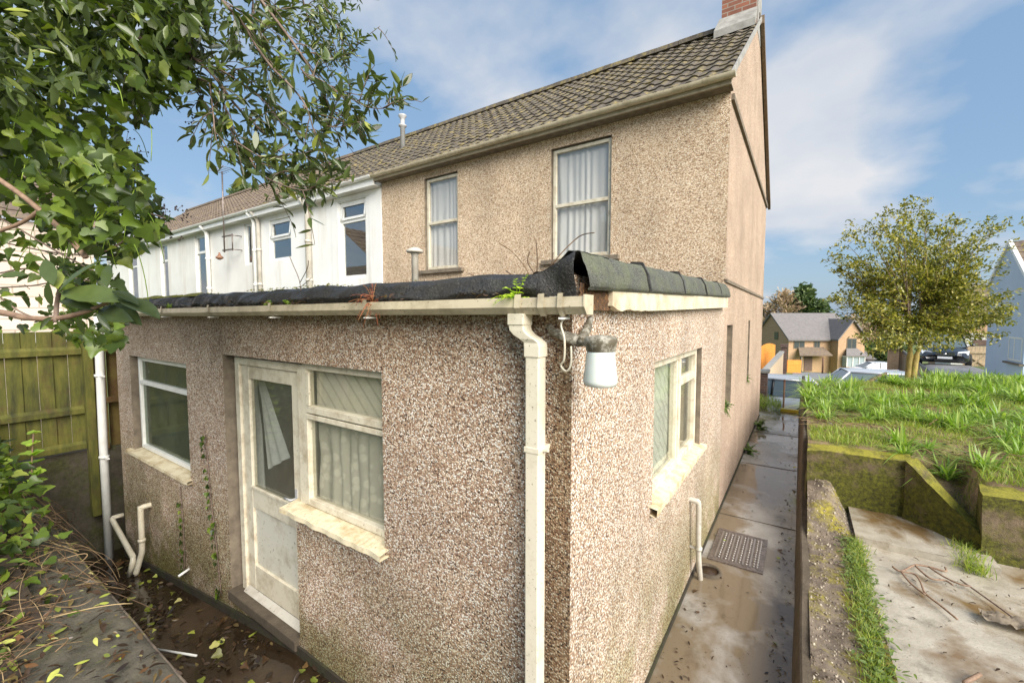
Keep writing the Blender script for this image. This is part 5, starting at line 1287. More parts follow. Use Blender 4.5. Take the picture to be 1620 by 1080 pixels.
# ------------------------------------------------------------------ raised garden plants
def garden_pt():
    while True:
        x = .15 + 8 * rng.random() ** 1.15; y = rng.uniform(5.6, 18)
        if y < 6.1 and x < 1.3: continue
        if y > 10.9 + (x - .1) * .95: continue
        # skip what the camera cannot see
        p = Vector((x, y, 1)); f = (p - Vector((0, 0, EYE))).dot(_f); r_ = (p - Vector((0, 0, EYE))).dot(_r)
        if r_ / f > 1.32: continue
        return x, y
TT = []
for q in range(60000):
    x, y = garden_pt(); g_ = noise.noise(Vector((x * 1.3, y * 1.3, 5)))
    if g_ < -.08 and rng.random() < .85: continue
    TT.append(T((x, y, gh(x, y) - .01), np.array([rng.gauss(0, .45), rng.gauss(0, .45), 1.]), rv(), rng.uniform(.03, .10) * (1 + .8 * g_)))
tag(scatter('grass', *BLADE, TT, M['grass']), 'short bright grass over the raised garden', kind='stuff')
def garden_litter():
    x, y = garden_pt()
    if noise.noise(Vector((x * 1.3, y * 1.3, 5))) > .0: return None
    return Vector((x, y, gh(x, y) + .015))
litter('garden_litter', 900, garden_litter, M['dark_litter'], .03, .08, 'brown leaf litter on bare patches of the raised garden')
mb = MB()
for q in range(2200):
    x, y = garden_pt(); l = rng.uniform(.06, .3); a = rng.uniform(0, 6.28); z = gh(x, y) + .015
    if noise.noise(Vector((x * 1.3, y * 1.3, 5))) > .12: continue
    mb.tube(bez((x, y, z), (x + l * .5 * math.cos(a), y + l * .5 * math.sin(a) + .02, z + rng.uniform(0, .04)), (x + l * math.cos(a), y + l * math.sin(a), z + .005), 4), rng.uniform(.0015, .004), 4, M['straw'])
tag(mb.build('dead_grass'), 'dead brown stems scattered between the green clumps of the raised garden', kind='stuff')
protos = []
for k_ in range(5):
    TT = []
    for q in range(56):
        a = rng.uniform(0, 6.28); tl = rng.uniform(.25, 1.0); TT.append(T((rng.gauss(0, .03), rng.gauss(0, .03), -.02), np.array([math.cos(a) * tl, math.sin(a) * tl, 1.0]), np.array([-math.cos(a), -math.sin(a), .9]) , rng.uniform(.20, .40)))
    V_ = blade_leaf(.07, .85)
    o = scatter('bluebell_clump', *V_, TT, M['blade']); protos.append(o)
used = set(); placed = []
for q in range(4000):
    if len(placed) >= 190: break
    x, y = garden_pt()
    dens = .25 + .75 * sstep(.4, 2.2, x) ; 
    if y > 8: dens += .2
    if rng.random() > dens or noise.noise(Vector((x * .9, y * .9, 12))) < -.10 or (y < 7.6 and x < 1.2 and rng.random() < .6): continue
    if y < 7.0 and x < 1.1: 
        if rng.random() < .4: continue
    if x > 1.25 and y < 6.6 and rng.random() < .8: continue
    if any((x - a) ** 2 + (y - b) ** 2 < .13 ** 2 for a, b in placed): continue
    placed.append((x, y)); k_ = rng.randrange(5)
    o = protos[k_]
    if k_ in used: o = o.copy(); COL.objects.link(o)
    used.add(k_); s_ = rng.uniform(.65, 1.15) * (1 if y < 8.5 else 1.1)
    o.location = (x, y, gh(x, y)); o.rotation_euler = (0, 0, rng.uniform(0, 6.28)); o.scale = (s_, s_, s_)
    tag(o, 'clump of strappy bright green bluebell leaves growing in the raised garden', 'plant', 'bluebell clumps in the raised garden')
for (px, py, a, l) in ((1545, 690, .4, .55), (1525, 705, -.3, .5), (1540, 712, 1.3, .4), (1470, 672, .9, .3), (1560, 682, 2.6, .5), (1390, 625, .1, .5), (1350, 618, -.1, .6)):
    p = g3(px, py, 1.06); p.z = gh(p.x, p.y) + .04; e = p + Vector((math.cos(a) * l, math.sin(a) * l, .05)); mb = MB(); mb.tube(bez(p, (p + e) / 2 + Vector((.02, .05, .06)), e, 6), [.009, .008, .008, .007, .006, .005, .004], 6, M['straw'])
    tag(mb.build('twig'), 'bare fallen twig lying among the leaf clumps of the raised garden', 'twig', 'fallen twigs on the raised garden')

# ------------------------------------------------------------------ garden tree
TB = at(1438, 600, 9.6); TB.z = gh(TB.x, TB.y) - .1
tr = thing('holly_tree', TB, 'variegated evergreen tree with twin golden trunks at the far edge of the raised garden', 'tree')
mb = MB(); TA = at(1448, 540, 9.6)
mb.tube(poly([TB, TB.lerp(at(1436, 560, 9.6), .5), at(1440, 555, 9.6), at(1436, 500, 9.6), at(1440, 440, 9.6)], 6), [.10, .08] + [.062] * 10 + [.042] * 13, 10, M['gold_bark'])
mb.tube(poly([TB + Vector((.04, 0, .1)), at(1448, 572, 9.55), at(1456, 545, 9.6), at(1456, 500, 9.6), at(1470, 440, 9.5)], 6), [.06] * 8 + [.04] * 17, 10, M['gold_bark'])
mb.build('trunk', tr)
tips = [(1325, 412), (1345, 385), (1372, 362), (1398, 345), (1425, 338), (1440, 332), (1470, 345), (1505, 352), (1520, 345), (1548, 372), (1575, 365), (1545, 400), (1560, 425), (1525, 430), (1585, 470), (1598, 495), (1575, 505), (1560, 525), (1530, 522), (1500, 515), (1475, 500), (1425, 525), (1400, 545), (1385, 530), (1365, 505), (1335, 478), (1345, 450), (1350, 425), (1390, 400), (1420, 380), (1450, 385), (1480, 390), (1500, 405), (1410, 440), (1380, 450), (1440, 430), (1470, 430), (1510, 460), (1540, 480), (1400, 480), (1460, 470), (1430, 490), (1490, 480), (1480, 540), (1360, 470), (1515, 495), (1395, 420), (1450, 410), (1530, 455), (1555, 495), (1500, 440), (1465, 360), (1410, 365), (1412, 505), (1385, 495), (1450, 515)]
TT = []; mb = MB(); S0 = at(1437, 520, 9.6); S1 = at(1457, 515, 9.6)
for (x, y) in tips:
    dd = 9.6 + rng.uniform(-1.15, 1.15) * (1 - abs(x - 1455) / 210)
    e = at(x + rng.gauss(0, 3), y + rng.gauss(0, 3), dd); s_ = (S0 if x < 1447 else S1) + Vector((0, 0, rng.uniform(-.1, .7) * (y < 480)))
    b = bez(s_, s_.lerp(e, .5) + Vector((0, 0, -.12 if y > 430 else .05)), e, 12); mb.tube(b, [.020 * (1 - .85 * i / 12) for i in range(13)], 5, M['bark'])
    for i in range(4, 13):
        for s2 in range(3):
            if noise.noise(b[i] * 1.6 + Vector((s2 * .3, 7, 0))) < -.22: continue
            q_ = rv(); q_[2] *= .45; tw_ = b[i] + Vector(q_) * .17 + Vector((0, 0, .03)); dr = (b[i] - b[i - 1]).normalized(); t_end = tw_ + (dr + Vector(rv()) * .35) * rng.uniform(.12, .26)
            if s2 == 0: mb.tube([b[i], tw_, t_end], .004, 3, M['gold_bark'])
            for q in range(rng.randrange(18, 30)):
                q2 = rv(); q2[2] *= .5; p = tw_.lerp(t_end, rng.random()) + Vector(q2) * (.055 + .035 * (i < 9)); TT.append(T(p, np.array(dr) * .8 + rv() * .6, rv() * .5 + np.array([0, 0, 1.]), rng.uniform(.045, .082)))
mb.build('limb_mass', tr); scatter('crown', *ell_leaf(.55, .15, .2), TT, M['holly'], tr)

# ------------------------------------------------------------------ neighbouring pale blue house on the right
bx = 5.96
rh = thing('rendered_house', (bx, 22, 0), 'pale blue rendered house end with brown tiled roof at the right edge', 'house')
mb = MB()
ring = [(bx, 20.5, -1), (bx, 23.9, -1), (bx, 23.9, 3.66), (bx, 22.25, 4.96), (bx, 20.5, 3.6)]
mb.prism(ring, (8, 0, 0), M['bluewhite']); mb.build('wall', rh)
mb = MB(); tile_roof(bx + .06, bx + 8.3, 20.35, 3.52, 22.25, 5.02, M['tile_brown'], 7, .33, mb)
mb.add([(bx + .06, 22.25, 5.04), (bx + 8.3, 22.25, 5.04), (bx + 8.3, 24.1, 3.55), (bx + .06, 24.1, 3.55)], [(0, 1, 2, 3)], M['tile_brown']); mb.build('roof', rh)
mb = MB()
mb.prism([(bx - .06, 22.25, 4.94), (bx - .06, 24.1, 3.47), (bx - .06, 24.1, 3.62), (bx - .06, 22.25, 5.09)], (.11, 0, 0), M['white_pvc']); mb.prism([(bx - .06, 22.25, 4.94), (bx - .06, 20.3, 3.36), (bx - .06, 20.3, 3.51), (bx - .06, 22.25, 5.09)], (.11, 0, 0), M['white_pvc']); mb.build('bargeboard', rh)
f = sash('window', rh, 'x', bx + .05, 20.1 + .55, 21.75, .95, 1.75, M['white_pvc'], .06, .06, (), [21.3], M['glass_pale'])
mb = MB(); mb.box((bx - .09, 20.5, .84), (bx + .02, 21.9, .90), M['reveal']); mb.build('sill', f)
mb = MB(); mb.box((bx - .02, 20.5, -1), (bx - .001, 23.92, -.0), M['kerb']); mb.build('plinth', rh)

# ------------------------------------------------------------------ fences, gates and walls across the road
def panel(mb, a, b, zb, zt0, zt1, th_, mat, boards=.11):
    a = Vector(a); b = Vector(b); d = b - a; n_ = max(1, int(d.length / boards)); q = d.normalized(); nrm = Vector((-q.y, q.x, 0)) * th_
    for i in range(n_):
        p = a + d * (i / n_); p2 = a + d * ((i + .93) / n_); t0 = zt0 + (zt1 - zt0) * i / n_; t1 = zt0 + (zt1 - zt0) * (i + .93) / n_
        mb.prism([(p.x, p.y, zb), (p2.x, p2.y, zb), (p2.x, p2.y, t1), (p.x, p.y, t0)], nrm, mat)
gp = at(1202, 597, 23); gp2 = at(1225, 597, 24.5)
t = thing('timber_gate', gp, 'bright orange stained gate with arched top beside the end of the pebbledashed house', 'gate')
mb = MB(); n_ = 12
for i in range(n_):
    u = i / n_; p = gp.lerp(gp2, u); p2 = gp.lerp(gp2, (i + .94) / n_); zt = .78 + .16 * math.sin(math.pi * min(1, u * .9 + .1)); mb.prism([(p.x, p.y, -1.1), (p2.x, p2.y, -1.1), (p2.x, p2.y, zt), (p.x, p.y, zt)], (-.02, .05, 0), M['orange'])
mb.build('boards', t)
mb = MB()
for z in (-.7, .4): mb.prism([(gp.x, gp.y - .03, z), (gp2.x, gp2.y - .03, z), (gp2.x, gp2.y - .03, z + .1), (gp.x, gp.y - .03, z + .1)], (0, .028, 0), M['orange'])
mb.build('rail', t)
a = at(1207, 600, 16.5); b = at(1238, 600, 22.5)
t = thing('sloping_wall', a, 'pale timber clad wall with sloping coping behind the grey car', 'wall')
mb = MB(); zA = at(1207, 592, 16.5).z; zB = at(1238, 556, 22.5).z
mb.prism([(a.x, a.y, -1.1), (b.x, b.y, -1.3), (b.x, b.y, zB - .06), (a.x, a.y, zA - .06)], (-.12, .02, 0), M['pale_timber']); mb.build('cladding', t)
mb = MB(); mb.prism([(a.x + .03, a.y, zA - .06), (b.x + .03, b.y, zB - .06), (b.x + .03, b.y, zB + .04), (a.x + .03, a.y, zA + .04)], (-.2, .02, 0), M['cement']); mb.build('coping', t)
p = at(1239, 598, 22.8); zt = at(1239, 544, 22.8).z
mb = MB(); mb.box((p.x - .13, p.y - .13, -1.4), (p.x + .13, p.y + .13, zt - .15), M['brick_dark']); mb.box((p.x - .18, p.y - .18, zt - .15), (p.x + .18, p.y + .18, zt), M['brick_dark']); tag(mb.build('brick_pillar'), 'tall dark brick pillar between the sloping wall and the second orange fence', 'pillar')
a = at(1245, 597, 26); b = at(1267, 597, 27)
t = thing('timber_fence', a, 'bright orange stained fence panel right of the tall dark pillar', 'fence'); zt = at(1245, 569, 26).z
mb = MB(); panel(mb, a, b, -1.9, zt, zt - .12, .04, M['orange'], .12); mb.build('boards', t); mb = MB(); mb.prism([(a.x, a.y - .04, zt - .3), (b.x, b.y - .04, zt - .38), (b.x, b.y - .04, zt - .28), (a.x, a.y - .04, zt - .2)], (0, .035, 0), M['orange']); mb.build('rail', t)
t = thing('brick_pier', (-.83, 13.9, 0), 'dark brick pier with pale cap stone at the end of the side wall', 'pier')
mb = MB(); mb.box((-1.2, 13.6, -1.0), (-.72, 14.0, .88), M['brick_dark']); mb.build('shaft', t); mb = MB(); mb.box((-1.25, 13.55, .882), (-.67, 14.05, .95), M['cement']); mb.build('cap', t, .01)
p = at(1239, 645, 11.5)
mb = MB(); mb.tube([(p.x, p.y, -.4), (p.x + .01, p.y, .72)], .022, 8, M['rust']); mb.lathe((p.x + .01, p.y, .70), [(.03, 0), (.035, .03), (.01, .06)], 10, M['rust']); tag(mb.build('post'), 'thin rusty metal post standing at the end of the path', 'post')
# grassy patch left of path end
TT = []
for q in range(1400):
    x = rng.uniform(-1.2, -.36); y = rng.uniform(12.5, 13.4); TT.append(T((x, y, .02 + .28 * (1 - (x + .8) ** 2 * 2) * rng.random()), np.array([rng.gauss(0, .5), rng.gauss(0, .5), 1.]), rv(), rng.uniform(.08, .18)))
tag(scatter('grass_tuft', *BLADE, TT, M['grass']), 'bright grassy mound beside the post at the path end', kind='stuff')
# right side: pillar, fence, gate, buff building
p = at(1411, 600, 19); zt = at(1411, 548, 19).z
mb = MB(); mb.box((p.x - .17, p.y - .17, -1.2), (p.x + .17, p.y + .17, zt - .12), M['brick_buff']); mb.box((p.x - .23, p.y - .23, zt - .12), (p.x + .23, p.y + .23, zt), M['brick_dark']); tag(mb.build('brick_pillar'), 'buff brick pillar left of the garden tree trunk', 'pillar')
a = at(1419, 600, 19); b = at(1477, 602, 17.5); z0 = at(1419, 553, 19).z; z1 = at(1477, 597, 17.5).z
t = thing('sloping_wall', a, 'tan boundary wall with sloping pale coping behind the twin tree trunks', 'wall')
mb = MB(); mb.prism([(a.x, a.y, -1.2), (b.x, b.y, -1.2), (b.x, b.y, z1), (a.x, a.y, z0)], (.05, .12, 0), M['pale_timber']); mb.build('face', t); mb = MB(); mb.prism([(a.x, a.y - .04, z0), (b.x, b.y - .04, z1), (b.x, b.y - .04, z1 + .12), (a.x, a.y - .04, z0 + .12)], (.06, .22, 0), M['cement']); mb.build('coping', t)
a = at(1522, 596, 22); b = at(1560, 598, 21.5); zt = at(1540, 547, 22).z
t = thing('timber_gate', a, 'weathered timber double gate with diagonal braces between the black car and blue house', 'gate')
mb = MB(); panel(mb, a, b, -.9, zt, zt, .04, M['pale_timber'], .14); mb.build('boards', t)
q = (b - a).normalized()
for (u0, z0, u1, z1) in ((0, zt - .35, 1, zt - .35), (0, -.2, 1, -.2), (.05, zt - .4, .9, zt - 1.0), (.2, -.15, .9, .35)):
    p0 = a.lerp(b, u0); p1 = a.lerp(b, u1); mb = MB(); mb.prism([(p0.x, p0.y - .05, z0), (p1.x, p1.y - .05, z1), (p1.x, p1.y - .05, z1 + .1), (p0.x, p0.y - .05, z0 + .1)], (0, .04, 0), M['pale_timber']); mb.build('brace', t)
c = at(1500, 560, 34)
t = thing('buff_building', c, 'buff brick building with low white garage beyond the timber gate', 'building')
mb = MB(); x0 = at(1482, 500, 34); x1 = at(1600, 500, 34); mb.box((x0.x, 43, -3), (x1.x + 5, 49, at(1500, 497, 34).z), M['brick_buff']); mb.build('wall', t)
mb = MB(); zt = at(1500, 497, 34).z; mb.prism([(x0.x - .4, 42.6, zt), (x0.x - .4, 49.4, zt), (x0.x - .4, 46, zt + 2.2)], (x1.x + 5 - x0.x, 0, 0), M['tile_brown']); mb.build('roof', t)
a = at(1505, 560, 29); b = at(1575, 560, 29); zt = at(1530, 528, 29).z
mb = MB(); mb.box((a.x, a.y, -2), (b.x + 2, a.y + 4, zt), M['white2']); mb.build('garage', t)
mb = MB(); p = at(1534, 536, 29); mb.box((p.x, a.y - .05, zt - .75), (p.x + 2.2, a.y - .005, zt - .35), M['brick_dark']); mb.build('lintel', t)

# ------------------------------------------------------------------ far brick house and garage
A_ = R(33)
HO = at(1246, 587, 54)      # front left corner at ground
HO.z = th(HO.x, HO.y) + .02
def HL(x, y, z): return (HO.x + x * math.cos(A_) - y * math.sin(A_), HO.y + x * math.sin(A_) + y * math.cos(A_), HO.z + z)
class HB(MB):
    def lb(s, a, b, mat):
        k0 = len(s.v); s.box(a, b, mat)
        for i in range(k0, len(s.v)): s.v[i] = HL(*s.v[i])
        return s
    def lp(s, pts, d, mat):
        k0 = len(s.v); s.prism(pts, d, mat)
        for i in range(k0, len(s.v)): s.v[i] = HL(*s.v[i])
        return s
fh = thing('brick_house', HO, 'detached buff brick house with grey roof and bay window far down the road', 'house')
h_e = 4.15; h_r = 7.3; D_ = 7.5; W_ = 5.2
b = HB(); b.lb((0, 0, -.6), (W_, D_, h_e), M['brick_buff']); b.lp([(0, 0, h_e), (0, D_, h_e), (0, D_ / 2, h_r - .1)], (W_ + 3, 0, 0), M['brick_buff'])
b.lb((W_, -1.3, -.6), (W_ + 3.2, D_, h_e), M['brick_buff']); b.lp([(W_, -1.3, h_e), (W_ + 3.2, -1.3, h_e), (W_ + 1.6, -1.3, 6.3)], (0, 4, 0), M['brick_buff']); b.build('wall', fh)
b = HB(); b.lp([(-.25, -.35, h_e - .15), (-.25, D_ / 2, h_r), (-.25, D_ + .35, h_e - .15), (-.25, D_ + .35, h_e - .35), (-.25, D_ / 2, h_r - .2), (-.25, -.35, h_e - .35)], (W_ + 3.5, 0, 0), M['tile_far'])
b.lp([(W_ - .25, -1.6, h_e - .1), (W_ + 1.6, -1.6, 6.55), (W_ + 3.45, -1.6, h_e - .1), (W_ + 3.45, -1.6, h_e - .3), (W_ + 1.6, -1.6, 6.35), (W_ - .25, -1.6, h_e - .3)], (0, 5.3, 0), M['tile_far']); b.build('roof', fh)
def hwin(x0, x1, y, z0, z1):
    w = HB(); w.lb((x0 - .08, y - .05, z0 - .08), (x1 + .08, y - .01, z1 + .08), M['reveal']); o = w.build('window', fh); w = HB(); w.lb((x0, y - .07, z0), ((x0 + x1) / 2 - .04, y - .052, z1), M['glass_dark']); w.lb(((x0 + x1) / 2 + .04, y - .07, z0), (x1, y - .052, z1), M['glass_dark']); w.build('pane', o)
hwin(.7, 1.9, 0, 2.9, 3.9); hwin(3.2, 3.8, 0, 2.9, 3.9); hwin(W_ + 1.1, W_ + 2.1, -1.3, 2.9, 4.1)
w = HB(); w.lb((-.06, 2.2, 3.8), (-.01, 3.0, 4.8), M['glass_dark']); w.build('window', fh)
b = HB(); b.lp([(.6, -1.3, 2.0), (4.6, -1.3, 2.0), (4.3, -.02, 2.9), (1.2, -.02, 2.9)], (0, 0, .12), M['tile_brown']); b.lb((.9, -1.1, -.3), (1.1, -.9, 2.0), M['reveal']); b.build('porch', fh)
b = HB(); b.lb((2.0, -.06, 0), (3.0, -.01, 2.0), M['brick_dark']); b.build('door', fh)
b = HB(); b.lb((W_ + .5, -2.1, -.3), (W_ + 2.7, -1.31, .75), M['brick_buff']); b.lb((W_ + .5, -2.1, 1.95), (W_ + 2.7, -1.31, 2.05), M['white_pvc']); b.lb((W_ + .55, -2.05, .75), (W_ + 2.65, -1.31, 1.95), M['glass_pale'])
for x in (W_ + .5, W_ + 1.2, W_ + 1.95, W_ + 2.62): b.lb((x, -2.12, .75), (x + .08, -2.04, 1.95), M['white_pvc'])
b.lp([(W_ + .3, -2.3, 2.05), (W_ + 2.9, -2.3, 2.05), (W_ + 2.2, -1.31, 2.95), (W_ + 1.0, -1.31, 2.95)], (0, 0, .06), M['tile_far']); b.build('bay_window', fh)
ga = at(1330, 585, 58); ga.z = th(ga.x, ga.y)
t = thing('garage_block', ga, 'small brick double garage with hipped grey roof right of the far house', 'garage')
mb = MB(); mb.box((ga.x, ga.y, ga.z - .5), (ga.x + 3.4, ga.y + 4, ga.z + 2.2), M['brick_buff']); mb.build('wall', t)
for x in (.35, 1.9): mb = MB(); mb.box((ga.x + x, ga.y - .05, ga.z), (ga.x + x + 1.15, ga.y - .005, ga.z + 1.9), M['brick_dark']); mb.build('garage_door', t)
mb = MB(); z = ga.z + 2.2; mb.add([(ga.x - .3, ga.y - .3, z), (ga.x + 3.7, ga.y - .3, z), (ga.x + 3.7, ga.y + 4.3, z), (ga.x - .3, ga.y + 4.3, z), (ga.x + 1.7, ga.y + 1.4, z + 1.7), (ga.x + 1.7, ga.y + 2.8, z + 1.7)], [(0, 1, 4), (1, 2, 5, 4), (2, 3, 5), (3, 0, 4, 5), (3, 2, 1, 0)], M['tile_far']); mb.build('roof', t)
p = at(1301, 592, 40)
mb = MB(); mb.tube([(p.x, p.y, th(p.x, p.y) - .1), (p.x, p.y, at(1301, 565, 40).z)], .07, 8, M['rust']); tag(mb.build('post'), 'slim dark post standing on the verge in front of the far house', 'post')

# ------------------------------------------------------------------ distant trees
def far_tree(name, px, py_top, py_bot, d, wpx, mat, label, n=900, cone=False, s=.5, bare=False):
    b = at(px, py_bot, d); tp = at(px, py_top, d); h = tp.z - b.z; w = wpx / FPX * d / 2
    t = thing(name, b, label, 'tree'); mb = MB(); mb.tube([(b.x, b.y, b.z - 1.5), (b.x, b.y, b.z + h * .45), (b.x + .1, b.y, b.z + h * .92)], [.05 * w + .08, .04 * w + .05, .03], 7, M['bark'])
    TT = []
    nl = 22
    for k_ in range(nl):
        u = (k_ + .5) / nl; a = k_ * 2.4; zc = b.z + h * (.18 + .78 * u); rr = w * ((1 - u) ** .8 * 1.05 if cone else math.sin(math.pi * min(.97, u * .78 + .22)) ** .7) * rng.uniform(.75, 1.1)
        e = Vector((b.x + rr * math.cos(a), b.y + rr * math.sin(a), zc + (.1 if cone else .25) * rr)); s_ = Vector((b.x, b.y, zc - (.1 if cone else .5) * rr)); mb.tube([s_, e], [.05, .015], 4, M['bark'])
        for q in range(n // nl):
            f_ = rng.random() ** .6; p = s_.lerp(e, f_) + Vector(rv()) * (w * .11 + .08); TT.append(T(p, np.array((e - s_).normalized()) + rv() * .5, rv(), rng.uniform(.5, 1.2) * s * (.5 if bare else 1)))
    mb.build('trunk', t)
    tpl = SMALL if not bare else ([(-.03, 0, 0), (.03, 0, 0), (.03, 1, .1), (-.03, 1, -.1), (.0, .4, 0), (.35, .8, .1), (.33, .84, .1)], [(0, 1, 2, 3), (4, 5, 6)])
    scatter('crown', *tpl, TT, M[mat], t)
far_tree('conifer', 1268, 455, 545, 80, 66, 'conifer', 'tall dark conifer rising behind the far brick house roof', 2200, True, .9)
far_tree('conifer', 1294, 476, 555, 78, 62, 'conifer', 'shorter conifer at the right shoulder of the far house', 1600, True, .8)
far_tree('conifer', 1312, 508, 565, 76, 46, 'conifer', 'low round dark evergreen right of the far house gable', 1200, False, .8)
far_tree('bare_tree', 1236, 462, 540, 80, 50, 'bare', 'tan bare tree behind the left end of the far house', 2600, False, 1.4, True)
far_tree('bare_tree', 1213, 480, 530, 82, 30, 'bare', 'small tan bare tree just beside the pebbledashed wall', 1000, False, 1.3, True)
far_tree('shrub', 1322, 538, 585, 64, 34, 'bare', 'brown leafless shrub between the far house and the garage', 1500, False, 1.1, True)
far_tree('bare_tree', 1378, 515, 580, 70, 70, 'bare', 'wide pale bare tree left of the garden tree', 3200, False, 1.3, True)
far_tree('bush', 1372, 548, 585, 66, 50, 'bush', 'rounded green bush beyond the parked cars', 1500, False, .6)
far_tree('bush', 1410, 535, 590, 60, 50, 'conifer', 'dark green bush directly behind the garden tree', 1500, False, .6)
far_tree('bush', 1345, 560, 588, 75, 40, 'bush', 'small green bush behind the garage roof', 900, False, .6)
far_tree('bare_tree', 1345, 500, 570, 95, 60, 'bare', 'thin hazy bare tree in the distance', 1500, False, 1.5, True)
far_tree('bush', 386, 294, 330, 26, 24, 'conifer', 'dark treetop showing just above the brown terrace roof', 900, False, .28)

# ------------------------------------------------------------------ cars
m = Mat('silver_paint', .25, (.55, .57, .60), metal=.35); m.b.inputs['Coat Weight'].default_value = .5; M['silver'] = m.m
m = Mat('white_paint', .25, (.72, .74, .76)); m.b.inputs['Coat Weight'].default_value = .5; M['wpaint'] = m.m
m = Mat('black_paint', .18, (.02, .022, .026)); m.b.inputs['Coat Weight'].default_value = .6; M['bpaint'] = m.m
M['lamp'] = Mat('headlamp_lens', .08, (.70, .74, .78)).m
M['tail'] = Mat('tail_lamp', .2, (.45, .02, .02)).m
M['chrome'] = Mat('chrome', .15, (.7, .7, .7), metal=1).m
def car(loc, heading, paint, label, suv=False, group=None):
    """x forward, z up; heading = direction of the bonnet in radians"""
    root = thing('parked_car', (0, 0, 0), label, 'car', group)
    Lc = 4.4; Wd = .93 if suv else .86; Ht = 1.72 if suv else 1.45; blt = 1.02 if suv else .90
    st = [(-2.2, .45, .72, .80), (-2.12, .30, blt - .05, .92), (-1.6, .24, blt + .02, 1), (-.6, .22, blt, 1), (.7, .22, blt - .02, 1), (1.15, .22, blt - .06, 1), (1.8, .24, blt - .18, .96), (2.1, .30, blt - .30, .88), (2.2, .42, .62, .78)]
    mb = MB(); v = []; ns = 12
    for (x, zb, zt, w) in st:
        w *= Wd
        v += [(x, -w * .86, zb), (x, -w * .98, zb + .12), (x, -w, (zb + zt) / 2), (x, -w * .97, zt - .1), (x, -w * .86, zt), (x, -w * .4, zt + .03), (x, w * .4, zt + .03), (x, w * .86, zt), (x, w * .97, zt - .1), (x, w, (zb + zt) / 2), (x, w * .98, zb + .12), (x, w * .86, zb)]
    n_ = len(st)
    mb.add(v, [(i * ns + k, (i + 1) * ns + k, (i + 1) * ns + (k + 1) % ns, i * ns + (k + 1) % ns)[::-1] for i in range(n_ - 1) for k in range(ns)] + [tuple(range(ns)), tuple((n_ - 1) * ns + k for k in range(ns))[::-1]], M[paint], True)
    body = mb.build('body', root)
    rw = .70 * Wd; bw = .90 * Wd; x0, x1, x2, x3 = -1.95, -1.45, .15, 1.05      # greenhouse
    g = MB(); zt = Ht
    A8 = [(x0, -bw, blt), (x0, bw, blt), (x3, bw, blt - .02), (x3, -bw, blt - .02), (x1, -rw, zt - .06), (x1, rw, zt - .06), (x2, rw, zt - .06), (x2, -rw, zt - .06)]
    g.add(A8, [(0, 4, 5, 1), (2, 6, 7, 3), (3, 7, 4, 0), (1, 5, 6, 2)], M['glass_car']); g.build('windows', root)
    g = MB()
    def rf(u, v_):
        x = x1 - .04 + (x2 - x1 + .12) * u; y = -rw - .01 + 2 * (rw + .01) * v_; return (x, y, zt - .06 + .06 * math.sin(math.pi * (.08 + .84 * u)) ** .5 * math.sin(math.pi * (.06 + .88 * v_)) ** .5)
    g.grid(rf, 10, 8, M[paint]); g.build('roof', body)
    for sy in (-1, 1):
        g = MB()
        for (xa, xb) in ((x0, x1), (x3, x2)): g.tube([(xa, sy * bw, blt - .02), (xb, sy * (rw + .005), zt - .05)], .035, 6, M[paint])
        g.tube([(-.45, sy * (bw + .005), blt), (-.5, sy * (rw + .008), zt - .06)], .035, 6, M['black'])
        g.tube([(x1, sy * (rw + .006), zt - .06), (x2, sy * (rw + .006), zt - .06)], .03, 6, M[paint]); g.build('pillars', body)
    for sx in (-1.35, 1.38):
        for sy in (-1, 1):
            w = MB(); v = []; prof = [(.33, -.10), (.345, -.06), (.345, .06), (.33, .10)]; sg = 20
            for r_, o_ in prof: v += [(sx + r_ * math.cos(6.283 * k / sg), sy * (Wd - .06) + o_, .34 + r_ * math.sin(6.283 * k / sg)) for k in range(sg)]
            w.add(v, [(i * sg + k, i * sg + (k + 1) % sg, (i + 1) * sg + (k + 1) % sg, (i + 1) * sg + k) for i in range(3) for k in range(sg)] + [tuple(range(sg)), tuple(3 * sg + k for k in range(sg))], M['rubber'], False); wo = w.build('wheel', root)
            w = MB(); yy = sy * (Wd + .045)
            for k in range(5):
                a = k * 1.2566; w.prism([(sx + .03 * math.cos(a + 1.57), yy, .34 + .03 * math.sin(a + 1.57)), (sx + .24 * math.cos(a + .12), yy, .34 + .24 * math.sin(a + .12)), (sx + .24 * math.cos(a - .12), yy, .34 + .24 * math.sin(a - .12)), (sx + .03 * math.cos(a - 1.57), yy, .34 + .03 * math.sin(a - 1.57))], (0, sy * .015, 0), M['chrome'])
            w.build('rim', wo)
    for sy in (-1, 1):
        g = MB(); g.prism([(2.03, sy * .42 * Wd, .60), (1.93, sy * .88 * Wd, .66), (1.80, sy * .92 * Wd, .86), (1.98, sy * .5 * Wd, .80)] if suv else [(2.06, sy * .42 * Wd, .52), (1.98, sy * .84 * Wd, .56), (1.86, sy * .90 * Wd, .70), (2.03, sy * .5 * Wd, .66)], (.10, 0, .015), M['lamp']); g.build('headlight', root)
        g = MB(); g.box((-2.2, sy * .62 * Wd, .68), (-2.12, sy * .88 * Wd, .84), M['tail']); g.build('tail_light', root)
        g = MB(); g.lathe((.78, sy * (Wd + .10), blt + .02), [(.04, 0), (.09, .04), (.09, .10), (.04, .14)], 10, M[paint]); g.tube([(.78, sy * (Wd - .1), blt), (.78, sy * (Wd + .08), blt + .06)], .02, 6, M['black']); g.build('mirror', root)
    g = MB(); g.box((2.13, -.36 * Wd, .62), (2.215, .36 * Wd, .78), M['black']); g.box((2.20, -.40 * Wd, .32), (2.225, .40 * Wd, .44), M['black'])
    for k in range(3): g.box((2.214, -.36 * Wd, .64 + k * .045), (2.222, .36 * Wd, .655 + k * .045), M['chrome'])
    g.build('grille', root)
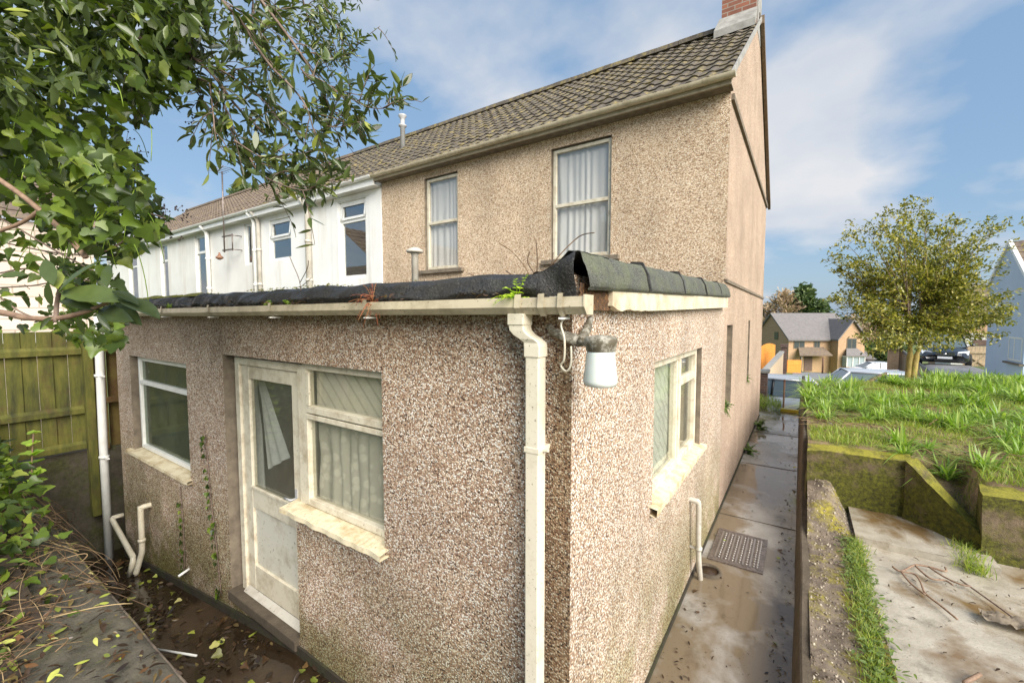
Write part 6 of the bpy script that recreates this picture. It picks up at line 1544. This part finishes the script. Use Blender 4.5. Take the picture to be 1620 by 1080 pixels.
    g = MB(); g.box((2.21, -.26, .46), (2.232, .26, .57), M['wpaint']); g.build('number_plate', root)
    g = MB(); g.lathe((2.2, 0, .70), [(.05, -.03), (.06, 0), (.05, .03)], 12, M['chrome']); g.build('badge', root)
    root.location = loc; root.rotation_euler = (0, 0, heading)
    return root
p = at(1488, 592, 22.8); car((p.x, p.y, th(p.x, p.y) + .05), math.atan2(-p.y, -p.x) + .05, 'bpaint', 'black sport utility car parked nose forward on the driveway beside the timber gate', True)
p = at(1420, 604, 14.6); car((p.x, p.y, -.86), R(8), 'silver', 'silver car parked behind the garden tree, only roof and windows showing')
p = at(1228, 640, 13.6); car((p.x - .6, 15.9, -.87), R(183), 'silver', 'silver grey car parked across the far end of the path')
p = at(1378, 585, 44); car((p.x, p.y, th(p.x, p.y) + .04), R(200), 'wpaint', 'white car parked far down the road right of the garage block')
p = at(1372, 573, 52); car((p.x + .5, p.y + 3, th(p.x, p.y) + .2), R(190), 'bpaint', 'dark car parked behind the far white car')
for (a, b_, lab) in (((1362, 612), (1402, 590), 'longest brown cut branch at the back edge of the garden, leaning up to the right'), ((1362, 604), (1385, 614), 'short brown cut branch lying below the leaning one at the garden back edge'), ((1335, 610), (1362, 614), 'brown cut branch lying flat left of the others at the garden back edge')):
    pa = at(*a, 10.6); pb = at(*b_, 10.9); mb = MB(); mb.tube([pa, (pa + pb) / 2 + Vector((0, 0, .03)), pb], [.05, .045, .03], 8, M['vine']); tag(mb.build('cut_branch'), lab, 'branch')

# leafless trees behind the viewer, mirrored in the upper windows
for (x, y, h, lab) in ((-5.0, -9.0, 9.0, 'tall leafless tree behind the viewer, mirrored in the tall white framed window'), (4.5, -8.0, 8.0, 'leafless tree behind the viewer to the right, mirrored in the large upper sash window')):
    t = thing('bare_tree', (x, y, .7), lab, 'tree'); mb = MB()
    def grow(p, d, l, r, k):
        e = p + d * l; mb.tube([p, p.lerp(e, .5) + Vector(rv()) * l * .05, e], [r, r * .85, r * .65], 5, M['bark'])
        if k == 0: return
        for q in range(3 if k > 1 else 4):
            nd = (d + Vector(rv()) * .42 + Vector((0, 0, .12))).normalized(); grow(e - d * l * .1 * q, nd, l * rng.uniform(.62, .82), r * .6, k - 1)
    grow(Vector((x, y, .2)), Vector((0, 0, 1)), h * .26, .16, 5); mb.build('trunk', t)
